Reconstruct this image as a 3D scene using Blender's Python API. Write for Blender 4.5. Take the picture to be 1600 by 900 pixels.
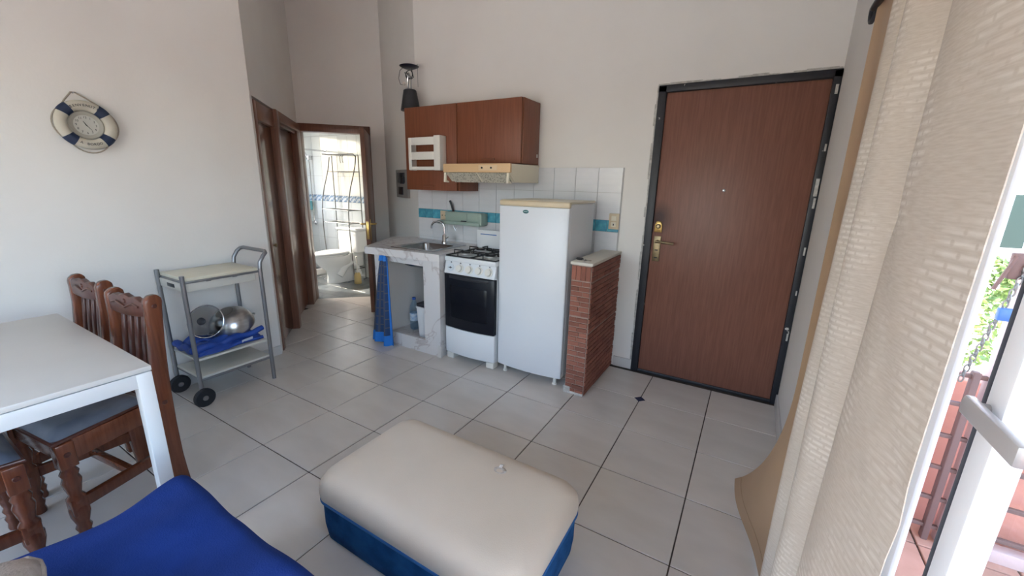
import bpy, bmesh, math, random
from mathutils import Vector, Matrix
random.seed(7)
S = bpy.context.scene
for o in list(bpy.data.objects): bpy.data.objects.remove(o)
COL = S.collection
PI = math.pi

# ------------------------------------------------------------------ camera
cam = bpy.data.objects.new('camera', bpy.data.cameras.new('camera')); COL.objects.link(cam)
cam.data.lens = 634.9/1600*36; cam.data.sensor_width = 36; cam.data.sensor_fit = 'HORIZONTAL'
cam.data.clip_start = .02
_r = Vector((0.860574, 0.508824, 0.022575)); _d = Vector((0.144175, -0.200854, -0.968954)); _f = Vector((-0.488492, 0.837111, -0.246210))
M = Matrix((( _r.x, -_d.x, -_f.x), (_r.y, -_d.y, -_f.y), (_r.z, -_d.z, -_f.z))).to_4x4()
M.translation = (2.0871, -2.1728, 1.3761); cam.matrix_world = M
S.camera = cam

# ------------------------------------------------------------------ light
W = bpy.data.worlds.new('sky'); S.world = W; W.use_nodes = True
wn = W.node_tree.nodes; wl = W.node_tree.links
sky = wn.new('ShaderNodeTexSky'); sky.sky_type = 'NISHITA'; sky.sun_disc = False
sky.sun_elevation = math.radians(40); sky.sun_rotation = math.radians(255); sky.air_density = 1.0; sky.dust_density = 3.0; sky.ozone_density = .6
wl.new(sky.outputs[0], wn['Background'].inputs[0]); wn['Background'].inputs[1].default_value = 1.0
sun = bpy.data.objects.new('sun', bpy.data.lights.new('sun', 'SUN')); COL.objects.link(sun)
sun.data.energy = 3.6; sun.data.angle = math.radians(.6); sun.data.color = (1, .93, .82)
sun.rotation_euler = Vector((.80, .22, -.68)).to_track_quat('-Z', 'Y').to_euler()
def portal(name, loc, rot, sx, sy):
    l = bpy.data.lights.new(name, 'AREA'); l.shape = 'RECTANGLE'; l.size = sx; l.size_y = sy
    l.cycles.is_portal = True
    o = bpy.data.objects.new(name, l); COL.objects.link(o); o.location = loc; o.rotation_euler = rot
portal('daylight_portal', (2.57, -1.82, 1.07), (0, PI/2, 0), 2.1, 2.2)
portal('window_portal', (0.55, -4.34, 1.25), (PI/2, 0, 0), 2.7, 2.1)
S.view_settings.view_transform = 'Standard'; S.view_settings.look = 'None'
S.view_settings.gamma = 1; S.view_settings.use_curve_mapping = False
S.view_settings.exposure = 1.27

# ------------------------------------------------------------------ helpers: materials
def lin(c): return c/12.92 if c <= .04045 else ((c+.055)/1.055)**2.4
def rgb(r, g, b, k=1.0): return (min(lin(r/255)/k, .9), min(lin(g/255)/k, .9), min(lin(b/255)/k, .9), 1)
def mat(name, col, rough=.5, metal=0, col2=None, scale=8, stretch=(1, 1, 1), detail=4, bump=0, bscale=None, spec=.5, lo=.35, hi=.65, rand=0, coat=0, sheen=0):
    m = bpy.data.materials.new(name); m.use_nodes = True
    n = m.node_tree.nodes; l = m.node_tree.links; p = n['Principled BSDF']
    p.inputs['Base Color'].default_value = col; p.inputs['Roughness'].default_value = rough
    p.inputs['Metallic'].default_value = metal; p.inputs['Specular IOR Level'].default_value = spec
    if coat: p.inputs['Coat Weight'].default_value = coat; p.inputs['Coat Roughness'].default_value = .15
    if sheen: p.inputs['Sheen Weight'].default_value = sheen
    tc = n.new('ShaderNodeTexCoord'); mp = n.new('ShaderNodeMapping'); mp.inputs['Scale'].default_value = stretch
    l.new(tc.outputs['Object'], mp.inputs[0])
    out = None
    if col2 is not None:
        t = n.new('ShaderNodeTexNoise'); t.inputs['Scale'].default_value = scale; t.inputs['Detail'].default_value = detail
        l.new(mp.outputs[0], t.inputs['Vector'])
        r = n.new('ShaderNodeValToRGB'); r.color_ramp.elements[0].position = lo; r.color_ramp.elements[1].position = hi
        r.color_ramp.elements[0].color = col; r.color_ramp.elements[1].color = col2
        l.new(t.outputs['Fac'], r.inputs[0]); out = r.outputs[0]
    if rand:
        oi = n.new('ShaderNodeObjectInfo'); h = n.new('ShaderNodeHueSaturation')
        mr = n.new('ShaderNodeMapRange'); mr.inputs['To Min'].default_value = 1-rand; mr.inputs['To Max'].default_value = 1+rand
        l.new(oi.outputs['Random'], mr.inputs[0]); l.new(mr.outputs[0], h.inputs['Value'])
        if out: l.new(out, h.inputs['Color'])
        else: h.inputs['Color'].default_value = col
        out = h.outputs[0]
    if out: l.new(out, p.inputs['Base Color'])
    if bump:
        t2 = n.new('ShaderNodeTexNoise'); t2.inputs['Scale'].default_value = bscale or scale; t2.inputs['Detail'].default_value = 5
        l.new(mp.outputs[0], t2.inputs['Vector'])
        b = n.new('ShaderNodeBump'); b.inputs['Strength'].default_value = bump; b.inputs['Distance'].default_value = .01
        l.new(t2.outputs['Fac'], b.inputs['Height']); l.new(b.outputs[0], p.inputs['Normal'])
    return m
def glass(name, tint=(1, 1, 1, 1), ior=1.45):
    m = bpy.data.materials.new(name); m.use_nodes = True
    n = m.node_tree.nodes; l = m.node_tree.links; n.remove(n['Principled BSDF'])
    t = n.new('ShaderNodeBsdfTransparent'); t.inputs[0].default_value = tint
    g = n.new('ShaderNodeBsdfGlossy'); g.inputs['Roughness'].default_value = .02
    f = n.new('ShaderNodeFresnel'); f.inputs[0].default_value = ior
    x = n.new('ShaderNodeMixShader'); ge = n.new('ShaderNodeNewGeometry'); iv = n.new('ShaderNodeMath'); iv.operation = 'SUBTRACT'; iv.inputs[0].default_value = 1; l.new(ge.outputs['Backfacing'], iv.inputs[1]); mu = n.new('ShaderNodeMath'); mu.operation = 'MULTIPLY'; l.new(f.outputs[0], mu.inputs[0]); l.new(iv.outputs[0], mu.inputs[1])
    l.new(mu.outputs[0], x.inputs[0]); l.new(t.outputs[0], x.inputs[1]); l.new(g.outputs[0], x.inputs[2])
    l.new(x.outputs[0], n['Material Output'].inputs[0]); return m
K = .55
m_wall = mat('wall_paint', (.765, .735, .70, 1), .85, col2=(.79, .765, .73, 1), scale=2.2, bump=.05, bscale=60, spec=.25)
m_ceil = mat('ceiling_paint', (.78, .76, .73, 1), .9, spec=.2)
m_grout = mat('tile_grout', rgb(78, 68, 62), .9, col2=rgb(60, 52, 47), scale=20)
m_tile = mat('glazed_floor_tile', (.68, .645, .60, 1), .22, col2=(.63, .595, .55, 1), scale=3, stretch=(1, 3, 1), bump=.02, bscale=14, rand=.03)
m_btile = mat('bathroom_floor_tile', (.12, .135, .145, 1), .15, col2=(.2, .215, .22, 1), scale=3, rand=.08)
m_base = mat('baseboard_tile', (.62, .60, .58, 1), .35)
m_wtile = mat('white_wall_tile', (.66, .67, .69, 1), .2, col2=(.70, .70, .72, 1), scale=5, rand=.03)
m_teal = mat('teal_border_tile', rgb(70, 135, 150, K), .22, col2=rgb(55, 115, 135, K), scale=30, rand=.15)
m_wgrout = mat('wall_grout', (.5, .49, .48, 1), .9)
m_door = mat('door_wood', (.175, .070, .047, 1), .42, col2=(.215, .090, .061, 1), scale=9, stretch=(14, 14, .7), detail=6, bump=.03, spec=.4)
m_cab = mat('cabinet_laminate', (.18, .056, .026, 1), .4, col2=(.225, .074, .036, 1), scale=7, stretch=(16, 16, .6), detail=6, spec=.4)
m_hall = mat('hall_door_wood', (.16, .068, .042, 1), .3, col2=(.205, .09, .056, 1), scale=8, stretch=(16, 16, .6), detail=6, spec=.5)
m_hall_d = mat('hall_door_edge', (.12, .05, .035, 1), .35)
m_black = mat('black_painted_metal', (.012, .013, .018, 1), .4, col2=(.02, .02, .025, 1), scale=20)
m_plaster = mat('rough_plaster', (.6, .58, .55, 1), .9, col2=(.42, .40, .37, 1), scale=40, bump=.5, bscale=60)
m_brass = mat('brass', (.62, .42, .14, 1), .28, 1, col2=(.5, .33, .12, 1), scale=30)
m_brassd = mat('aged_brass', (.30, .23, .13, 1), .4, .8, col2=(.22, .17, .10, 1), scale=40)
m_smudge = None
m_steel = mat('brushed_steel', (.55, .55, .56, 1), .28, 1, col2=(.45, .45, .46, 1), scale=12, stretch=(1, 1, 8))
m_steel_d = mat('sink_steel', (.42, .42, .43, 1), .25, 1)
m_chrome = mat('chrome', (.7, .7, .72, 1), .12, 1)
m_tube = mat('grey_steel_tube', (.28, .28, .29, 1), .38, .85)
m_white = mat('white_enamel', (.76, .78, .80, 1), .25, col2=(.74, .76, .78, 1), scale=3)
m_fridge = mat('fridge_enamel', (.74, .76, .79, 1), .33, col2=(.72, .74, .77, 1), scale=2, bump=.03, bscale=180)
m_cream = mat('aged_cream_plastic', (.66, .55, .38, 1), .45, col2=(.62, .50, .33, 1), scale=5)
m_cream2 = mat('cream_metal', (.76, .70, .56, 1), .4)
m_wplastic = mat('white_plastic', (.74, .72, .66, 1), .4)
m_bglass = mat('black_oven_glass', (.007, .008, .013, 1), .3, spec=.25)
m_iron = mat('black_cast_iron', (.012, .012, .014, 1), .5)
m_burner = mat('burner_alloy', (.55, .55, .55, 1), .4, .6)
m_blue_mark = mat('blue_print', (.05, .15, .40, 1), .4)
m_dark_mark = mat('dark_print', (.02, .02, .03, 1), .5)
m_grey_mark = mat('grey_print', (.32, .33, .34, 1), .5)
m_green = mat('pale_green_plastic', (.33, .42, .36, 1), .45)
m_marble = None
m_pine = mat('reddish_pine', (.115, .032, .014, 1), .24, col2=(.17, .050, .022, 1), scale=6, stretch=(14, 14, 1), detail=5, spec=.5, coat=.25)
m_pined = mat('dark_pine', (.075, .023, .016, 1), .3, col2=(.10, .032, .020, 1), scale=6, stretch=(12, 12, 1), spec=.5)
m_satin = mat('grey_blue_satin', (.10, .115, .15, 1), .38, col2=(.14, .155, .19, 1), scale=10, bump=.15, bscale=14)
m_table = mat('white_table_laminate', (.70, .69, .66, 1), .3, col2=(.67, .66, .63, 1), scale=3)
m_tedge = mat('white_table_edge', (.74, .76, .77, 1), .35)
m_maple = mat('pale_maple_laminate', (.70, .66, .52, 1), .35, col2=(.66, .61, .47, 1), scale=6, stretch=(10, 1, 1))
m_shelf = mat('cream_shelf', (.62, .60, .54, 1), .35)
m_rubber = mat('black_rubber', (.015, .015, .018, 1), .55)
m_bluebag = mat('blue_bag_fabric', (.012, .065, .36, 1), .5, col2=(.008, .045, .27, 1), scale=14, bump=.3, bscale=25)
m_blue = mat('royal_blue_cloth', (.009, .034, .19, 1), .9, col2=(.012, .042, .23, 1), scale=9, bump=.25, bscale=260, spec=.2)
m_beige_c = mat('beige_boucle', (.50, .43, .37, 1), .95, col2=(.44, .37, .32, 1), scale=60, bump=.6, bscale=180)
m_cushion = mat('cream_suede', (.66, .57, .46, 1), .95, col2=(.62, .53, .42, 1), scale=3, bump=.1, bscale=300, sheen=.2)
m_velvet = mat('blue_velvet', (.006, .06, .19, 1), .85, col2=(.016, .11, .30, 1), scale=14, bump=.2, bscale=60, spec=.15)
m_velvet_l = mat('blue_piping', (.02, .12, .34, 1), .7)
m_tear = mat('torn_lining', (.66, .65, .63, 1), .9, col2=(.4, .34, .28, 1), scale=60)
m_brick = mat('terracotta_brick', (.27, .095, .062, 1), .8, col2=(.33, .13, .09, 1), scale=18, bump=.4, bscale=60, rand=.22)
m_mortar = mat('pale_mortar', (.40, .29, .24, 1), .95, col2=(.32, .22, .18, 1), scale=30, bump=.5, bscale=60)
m_cap = mat('cream_cap', (.64, .60, .52, 1), .5)
m_navy = mat('navy_band', (.014, .026, .065, 1), .6)
m_buoy = mat('ivory_wood', (.55, .51, .42, 1), .6, col2=(.50, .46, .38, 1), scale=14)
m_face = mat('clock_paper', (.50, .49, .44, 1), .6)
m_rope = mat('beige_rope', (.36, .31, .25, 1), .9, bump=.5, bscale=300)
m_porc = mat('white_porcelain', (.82, .83, .82, 1), .1)
m_bath = mat('bathroom_tile', (.76, .79, .78, 1), .12, rand=.03)
m_bborder = mat('mosaic_border', (.62, .67, .72, 1), .15, col2=(.22, .32, .46, 1), scale=34, lo=.48, hi=.52, rand=.2)
m_soap = mat('light_blue_plastic', (.25, .62, .72, 1), .4)
m_gold = mat('pale_gold_plastic', (.6, .46, .2, 1), .5)
m_alu = mat('white_aluminium', (.82, .83, .85, 1), .35)
m_gasket = mat('dark_gasket', (.015, .02, .035, 1), .5)
m_pink = mat('salmon_plaster', (.66, .29, .215, 1), .9, col2=(.60, .26, .19, 1), scale=5, bump=.2, bscale=40)
m_terra = mat('terracotta_tile', (.50, .28, .21, 1), .7, col2=(.43, .24, .175, 1), scale=8, rand=.08)
m_bar = mat('dark_iron_bar', (.16, .095, .085, 1), .6)
m_gate = mat('pale_pink_paint', (.60, .47, .46, 1), .5)
m_house = mat('white_render', (.8, .78, .75, 1), .9, col2=(.75, .73, .7, 1), scale=3)
m_leaf = mat('green_leaf', (.09, .16, .04, 1), .6, col2=(.16, .25, .07, 1), scale=10)
m_pane = mat('dark_pane', (.03, .05, .045, 1), .25, spec=.3)
m_clear = glass('clear_glass', (.97, .98, .98, 1)); m_lid = glass('lid_glass', (.97, .98, .98, 1), 1.25)
m_pet = glass('blue_pet', (.75, .87, .95, 1))
m_lining = mat('brown_satin_lining', (.40, .265, .16, 1), .5, col2=(.45, .30, .19, 1), scale=2, spec=.3, bump=.06, bscale=240)
m_bin = mat('white_bin_plastic', (.72, .73, .74, 1), .4)
m_red = mat('dark_red_plastic', (.25, .03, .03, 1), .4)
m_wire = mat('grey_wire', (.20, .20, .19, 1), .4, .7)

def marble():
    m = mat('white_marble', (.66, .64, .63, 1), .25); n = m.node_tree.nodes; l = m.node_tree.links
    tc = n.new('ShaderNodeTexCoord'); a = n.new('ShaderNodeTexNoise'); a.inputs['Scale'].default_value = 2.6; a.inputs['Detail'].default_value = 8; a.inputs['Distortion'].default_value = 1.4
    l.new(tc.outputs['Object'], a.inputs['Vector'])
    r = n.new('ShaderNodeValToRGB'); e = r.color_ramp.elements
    e[0].position = .48; e[0].color = (.68, .66, .65, 1); e[1].position = .52; e[1].color = (.68, .66, .65, 1)
    x = e.new(.5); x.color = (.50, .45, .44, 1)
    l.new(a.outputs['Fac'], r.inputs[0]); l.new(r.outputs[0], n['Principled BSDF'].inputs['Base Color']); return m
m_marble = marble()
def curtain_mat():
    m = bpy.data.materials.new('woven_beige_curtain'); m.use_nodes = True
    n = m.node_tree.nodes; l = m.node_tree.links; p = n['Principled BSDF']
    p.inputs['Roughness'].default_value = .7; p.inputs['Specular IOR Level'].default_value = .25
    uv = n.new('ShaderNodeUVMap'); mp = n.new('ShaderNodeMapping'); mp.inputs['Scale'].default_value = (1, 1, 1)
    l.new(uv.outputs[0], mp.inputs[0])
    br = n.new('ShaderNodeTexBrick'); br.inputs['Scale'].default_value = 1; br.inputs['Brick Width'].default_value = .05; br.inputs['Row Height'].default_value = .0135
    br.inputs['Mortar Size'].default_value = .0065; br.inputs['Mortar Smooth'].default_value = .8; br.offset = .37
    l.new(mp.outputs[0], br.inputs['Vector'])
    ns = n.new('ShaderNodeTexNoise'); ns.inputs['Scale'].default_value = 5; ns.inputs['Detail'].default_value = 3; l.new(mp.outputs[0], ns.inputs['Vector'])
    nf = n.new('ShaderNodeTexNoise'); nf.inputs['Scale'].default_value = 1; nf.inputs['Detail'].default_value = 3
    m2 = n.new('ShaderNodeMapping'); m2.inputs['Scale'].default_value = (30, 340, 1); l.new(uv.outputs[0], m2.inputs[0]); l.new(m2.outputs[0], nf.inputs['Vector'])
    mul = n.new('ShaderNodeMath'); mul.operation = 'MULTIPLY'; inv = n.new('ShaderNodeMath'); inv.operation = 'SUBTRACT'; inv.inputs[0].default_value = 1
    l.new(br.outputs['Fac'], inv.inputs[1]); mr = n.new('ShaderNodeMapRange'); mr.inputs['From Min'].default_value = .45; mr.inputs['From Max'].default_value = .62
    l.new(ns.outputs['Fac'], mr.inputs[0]); l.new(inv.outputs[0], mul.inputs[0]); l.new(mr.outputs[0], mul.inputs[1])
    add = n.new('ShaderNodeMath'); add.operation = 'MULTIPLY_ADD'; add.inputs[1].default_value = .42; l.new(mul.outputs[0], add.inputs[0])
    sc = n.new('ShaderNodeMath'); sc.operation = 'MULTIPLY'; sc.inputs[1].default_value = .7; l.new(nf.outputs['Fac'], sc.inputs[0]); l.new(sc.outputs[0], add.inputs[2])
    r = n.new('ShaderNodeValToRGB'); r.color_ramp.elements[0].position = .2; r.color_ramp.elements[1].position = .9
    r.color_ramp.elements[0].color = (.55, .475, .40, 1); r.color_ramp.elements[1].color = (.76, .70, .63, 1)
    l.new(add.outputs[0], r.inputs[0]); l.new(r.outputs[0], p.inputs['Base Color'])
    b = n.new('ShaderNodeBump'); b.inputs['Strength'].default_value = .25; b.inputs['Distance'].default_value = .004
    l.new(add.outputs[0], b.inputs['Height']); l.new(b.outputs[0], p.inputs['Normal'])
    t = n.new('ShaderNodeBsdfTranslucent'); l.new(r.outputs[0], t.inputs[0]); x = n.new('ShaderNodeMixShader'); x.inputs[0].default_value = .33
    l.new(p.outputs[0], x.inputs[1]); l.new(t.outputs[0], x.inputs[2]); l.new(x.outputs[0], n['Material Output'].inputs[0]); return m
m_curtain = curtain_mat()
def plaid():
    m = mat('navy_plaid_cloth', (.02, .05, .12, 1), .85); n = m.node_tree.nodes; l = m.node_tree.links
    uv = n.new('ShaderNodeUVMap'); sp = n.new('ShaderNodeSeparateXYZ'); l.new(uv.outputs[0], sp.inputs[0])
    outs = []
    for ax, per in (('X', 5), ('Y', 9)):
        a = n.new('ShaderNodeMath'); a.operation = 'MULTIPLY'; a.inputs[1].default_value = per; l.new(sp.outputs[ax], a.inputs[0])
        f = n.new('ShaderNodeMath'); f.operation = 'FRACT'; l.new(a.outputs[0], f.inputs[0])
        c = n.new('ShaderNodeMath'); c.operation = 'LESS_THAN'; c.inputs[1].default_value = .12 if ax == 'Y' else .3; l.new(f.outputs[0], c.inputs[0]); outs.append(c)
    mx = n.new('ShaderNodeMix'); mx.data_type = 'RGBA'; mx.inputs[6].default_value = (.022, .055, .14, 1); mx.inputs[7].default_value = (.10, .10, .12, 1); l.new(outs[1].outputs[0], mx.inputs[0])
    m3 = n.new('ShaderNodeMix'); m3.data_type = 'RGBA'; m3.inputs[7].default_value = (.075, .085, .12, 1); l.new(mx.outputs[2], m3.inputs[6]); l.new(outs[0].outputs[0], m3.inputs[0])
    l.new(m3.outputs[2], n['Principled BSDF'].inputs['Base Color']); return m
m_plaid = plaid()
m_bright = mat('bright_blue_hem', (.015, .19, .62, 1), .7)
def door_mat():
    # the front door's laminate with the scorched patch above the lock
    m = m_door.copy(); m.name = 'front_door_laminate'; n = m.node_tree.nodes; l = m.node_tree.links; p = n['Principled BSDF']
    src = p.inputs['Base Color'].links[0].from_socket
    tc = n.new('ShaderNodeTexCoord'); d = n.new('ShaderNodeVectorMath'); d.operation = 'DISTANCE'; d.inputs[1].default_value = (0.055, 0, 1.155)
    mp = n.new('ShaderNodeMapping'); mp.inputs['Scale'].default_value = (1.3, 0, 1); l.new(tc.outputs['Object'], mp.inputs[0]); l.new(mp.outputs[0], d.inputs[0]); d.inputs[1].default_value = (.085, 0, 1.175)
    r = n.new('ShaderNodeMapRange'); r.inputs['From Min'].default_value = .03; r.inputs['From Max'].default_value = .13; r.inputs['To Min'].default_value = .88; r.inputs['To Max'].default_value = 0
    l.new(d.outputs['Value'], r.inputs[0]); mx = n.new('ShaderNodeMix'); mx.data_type = 'RGBA'; mx.inputs[7].default_value = (.035, .015, .015, 1)
    l.new(r.outputs[0], mx.inputs[0]); l.new(src, mx.inputs[6]); l.new(mx.outputs[2], p.inputs['Base Color']); return m
m_fdoor = door_mat()
def chipped():
    m = mat('chipped_black_frame', (.012, .013, .018, 1), .45); n = m.node_tree.nodes; l = m.node_tree.links
    tc = n.new('ShaderNodeTexCoord'); t = n.new('ShaderNodeTexNoise'); t.inputs['Scale'].default_value = 16; t.inputs['Detail'].default_value = 3; l.new(tc.outputs['Object'], t.inputs['Vector'])
    r = n.new('ShaderNodeValToRGB'); r.color_ramp.elements[0].position = .71; r.color_ramp.elements[1].position = .73
    r.color_ramp.elements[0].color = (.013, .014, .02, 1); r.color_ramp.elements[1].color = (.5, .48, .45, 1); l.new(t.outputs['Fac'], r.inputs[0]); l.new(r.outputs[0], n['Principled BSDF'].inputs['Base Color']); return m
m_frame = chipped()

# ------------------------------------------------------------------ helpers: shapes (world coordinates)
class B:
    def __init__(s): s.bm = bmesh.new()
    def box(s, x0, x1, y0, y1, z0, z1, bev=0, seg=2):
        r = bmesh.ops.create_cube(s.bm, size=1)
        for v in r['verts']: v.co = Vector(((x0+x1)/2+v.co.x*(x1-x0), (y0+y1)/2+v.co.y*(y1-y0), (z0+z1)/2+v.co.z*(z1-z0)))
        if bev:
            es = list({e for v in r['verts'] for e in v.link_edges})
            bmesh.ops.bevel(s.bm, geom=es, offset=bev, segments=seg, affect='EDGES', profile=.5)
        return s
    def prism(s, pts, z0, z1, bev=0):
        a = [s.bm.verts.new((x, y, z0)) for x, y in pts]; b = [s.bm.verts.new((x, y, z1)) for x, y in pts]; n = len(pts)
        fs = [s.bm.faces.new(a[::-1]), s.bm.faces.new(b)]
        for i in range(n): fs.append(s.bm.faces.new((a[i], a[(i+1) % n], b[(i+1) % n], b[i])))
        bmesh.ops.recalc_face_normals(s.bm, faces=fs)
        if bev: bmesh.ops.bevel(s.bm, geom=list({e for f in fs for e in f.edges}), offset=bev, segments=2, affect='EDGES', profile=.5)
        return s
    def ext(s, pts, axis, c0, c1, bev=0):
        # polygon in the plane normal to axis, extruded c0..c1: axis 'x' takes (y,z), axis 'y' takes (x,z)
        f = (lambda c, p: (c, p[0], p[1])) if axis == 'x' else (lambda c, p: (p[0], c, p[1]))
        a = [s.bm.verts.new(f(c0, p)) for p in pts]; b = [s.bm.verts.new(f(c1, p)) for p in pts]; n = len(pts)
        fs = [s.bm.faces.new(a[::-1]), s.bm.faces.new(b)]
        for i in range(n): fs.append(s.bm.faces.new((a[i], a[(i+1) % n], b[(i+1) % n], b[i])))
        bmesh.ops.recalc_face_normals(s.bm, faces=fs)
        if bev: bmesh.ops.bevel(s.bm, geom=list({e for f_ in fs for e in f_.edges}), offset=bev, segments=2, affect='EDGES', profile=.5)
        return s
    def tube(s, path, r, n=10, closed=False, r1=None):
        P = [Vector(p) for p in path]; rings = []; N = len(P)
        up = None
        for i, p in enumerate(P):
            if closed: t = (P[(i+1) % N]-P[i-1])
            else: t = (P[min(i+1, N-1)]-P[max(i-1, 0)])
            t.normalize()
            if up is None: up = Vector((0, 0, 1)) if abs(t.z) < .9 else Vector((1, 0, 0))
            a = t.cross(up); a.normalize(); b = a.cross(t); b.normalize(); up = b
            rr = r if r1 is None else r+(r1-r)*i/(N-1)
            rings.append([s.bm.verts.new(p+a*rr*math.cos(2*PI*k/n)+b*rr*math.sin(2*PI*k/n)) for k in range(n)])
        L = N if closed else N-1
        for i in range(L):
            A = rings[i]; C = rings[(i+1) % N]
            for k in range(n): s.bm.faces.new((A[k], A[(k+1) % n], C[(k+1) % n], C[k]))
        if not closed: s.bm.faces.new(rings[0][::-1]); s.bm.faces.new(rings[-1])
        bmesh.ops.recalc_face_normals(s.bm, faces=s.bm.faces[:]) if N < 4 else None
        return s
    def lathe(s, prof, org=(0, 0, 0), axis=(0, 0, 1), n=28, sx=1, sy=1):
        ax = Vector(axis).normalized(); q = Vector((0, 0, 1)).rotation_difference(ax); org = Vector(org); rings = []
        for r, z in prof:
            if r < 1e-5: rings.append([s.bm.verts.new(org+q @ Vector((0, 0, z)))])
            else: rings.append([s.bm.verts.new(org+q @ Vector((r*sx*math.cos(2*PI*k/n), r*sy*math.sin(2*PI*k/n), z))) for k in range(n)])
        fs = []
        for A, C in zip(rings, rings[1:]):
            for k in range(n):
                k2 = (k+1) % n
                if len(A) == 1 and len(C) == 1: continue
                if len(A) == 1: fs.append(s.bm.faces.new((A[0], C[k], C[k2])))
                elif len(C) == 1: fs.append(s.bm.faces.new((A[k], A[k2], C[0])))
                else: fs.append(s.bm.faces.new((A[k], A[k2], C[k2], C[k])))
        if len(rings[0]) > 1 and prof[0] != prof[-1]: fs.append(s.bm.faces.new(rings[0][::-1]))
        if len(rings[-1]) > 1 and prof[0] != prof[-1]: fs.append(s.bm.faces.new(rings[-1]))
        bmesh.ops.recalc_face_normals(s.bm, faces=fs); return s
    def cyl(s, a, b, r, n=20, r1=None):
        a = Vector(a); b = Vector(b); L = (b-a).length
        return s.lathe([(r, 0), (r if r1 is None else r1, L)], a, b-a, n)
    def grid(s, f, nu, nv, thick=0, uvs=None):
        # a surface from f(u,v); thick makes it a shell (offset along normals)
        V = [[s.bm.verts.new(f(i/nu, j/nv)) for j in range(nv+1)] for i in range(nu+1)]
        fs = []; lay = s.bm.loops.layers.uv.verify()
        for i in range(nu):
            for j in range(nv):
                fc = s.bm.faces.new((V[i][j], V[i+1][j], V[i+1][j+1], V[i][j+1])); fs.append(fc)
                for lp, (a, b) in zip(fc.loops, ((i, j), (i+1, j), (i+1, j+1), (i, j+1))):
                    lp[lay].uv = uvs(a/nu, b/nv) if uvs else (a/nu, b/nv)
        s.bm.normal_update()
        if thick: bmesh.ops.solidify(s.bm, geom=fs, thickness=thick)
        return s
    def text(s, ch, size, mtx, depth=.001):
        c = bpy.data.curves.new('t', 'FONT'); c.body = ch; c.size = size; c.extrude = depth; c.align_x = 'CENTER'; c.align_y = 'CENTER'; c.resolution_u = 3
        o = bpy.data.objects.new('t', c); COL.objects.link(o)
        me = o.to_mesh(); me.transform(mtx); s.bm.from_mesh(me); o.to_mesh_clear(); bpy.data.objects.remove(o); bpy.data.curves.remove(c); return s
ROOT = {}
def put(name, b, m, parent=None, ang=35, smooth=True):
    off = ROOT[parent.name] if parent else Vector((0, 0, 0))
    if parent is None:
        # a single-mesh thing: its origin sits at the base centre
        vs = [v.co for v in b.bm.verts]
        off = Vector(((min(v.x for v in vs)+max(v.x for v in vs))/2, (min(v.y for v in vs)+max(v.y for v in vs))/2, min(v.z for v in vs)))
    bmesh.ops.translate(b.bm, vec=-off, verts=b.bm.verts[:])
    me = bpy.data.meshes.new(name); b.bm.to_mesh(me); b.bm.free(); me.materials.append(m)
    if smooth:
        me.polygons.foreach_set('use_smooth', [True]*len(me.polygons)); me.set_sharp_from_angle(angle=math.radians(ang))
    o = bpy.data.objects.new(name, me); COL.objects.link(o)
    if parent: o.parent = parent
    else: o.location = off
    ROOT[o.name] = off; return o
def thing(name, label, cat, loc, group=None):
    o = bpy.data.objects.new(name, None); o.empty_display_size = .1; COL.objects.link(o); o.location = loc
    ROOT[o.name] = Vector(loc); o['label'] = label; o['category'] = cat
    if group: o['group'] = group
    return o
def tag(o, label, cat, group=None):
    o['label'] = label; o['category'] = cat
    if group: o['group'] = group
    return o
def struct(name, b, m, label=None, parent=None, smooth=False):
    o = put(name, b, m, parent, smooth=smooth); o['kind'] = 'structure'
    if label: o['label'] = label
    return o
def sroot(name, loc, label):
    o = bpy.data.objects.new(name, None); o.empty_display_size = .1; COL.objects.link(o); o.location = loc; ROOT[o.name] = Vector(loc); o['kind'] = 'structure'; o['label'] = label; return o
def inst(src, name, loc, parent, rot=None, sc=None, m=None):
    o = bpy.data.objects.new(name, src); COL.objects.link(o); o.location = Vector(loc)-ROOT[parent.name]; o.parent = parent
    if rot: o.rotation_euler = rot
    if sc: o.scale = sc
    ROOT[o.name] = ROOT[parent.name]; return o
def copy_tree(o, parent=None):
    c = o.copy(); COL.objects.link(c); c.parent = parent
    for ch in list(o.children): copy_tree(ch, c)
    return c
def mesh_of(b, m, ang=35):
    me = bpy.data.meshes.new('piece'); b.bm.to_mesh(me); b.bm.free(); me.materials.append(m)
    me.polygons.foreach_set('use_smooth', [True]*len(me.polygons)); me.set_sharp_from_angle(angle=math.radians(ang)); return me
s2 = math.sqrt(.5)
def P(u, v): return ((u-v)*s2, (u+v)*s2)

# ------------------------------------------------------------------ room shell
YB, XL, XR, ZC = .839, -1.074, 2.39, 3.45
CORN = (XL, -.459)                                   # end of the left wall
HL = P(-1.15, 2.066)                                 # far corner of the hallway's left wall
EB = P(-.255, 2.066); KB = (-.735, YB)               # ends of the short angled wall
hd = Vector((HL[0]-CORN[0], HL[1]-CORN[1])).normalized(); hn = Vector((-hd.y, hd.x))   # hn points out of the room
def H(t, off): return (CORN[0]+hd.x*t+hn.x*off, CORN[1]+hd.y*t+hn.y*off)
if hn.dot(Vector((-1, -1))) < 0: hn = -hn
HLEN = (Vector(HL)-Vector(CORN)).length

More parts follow.
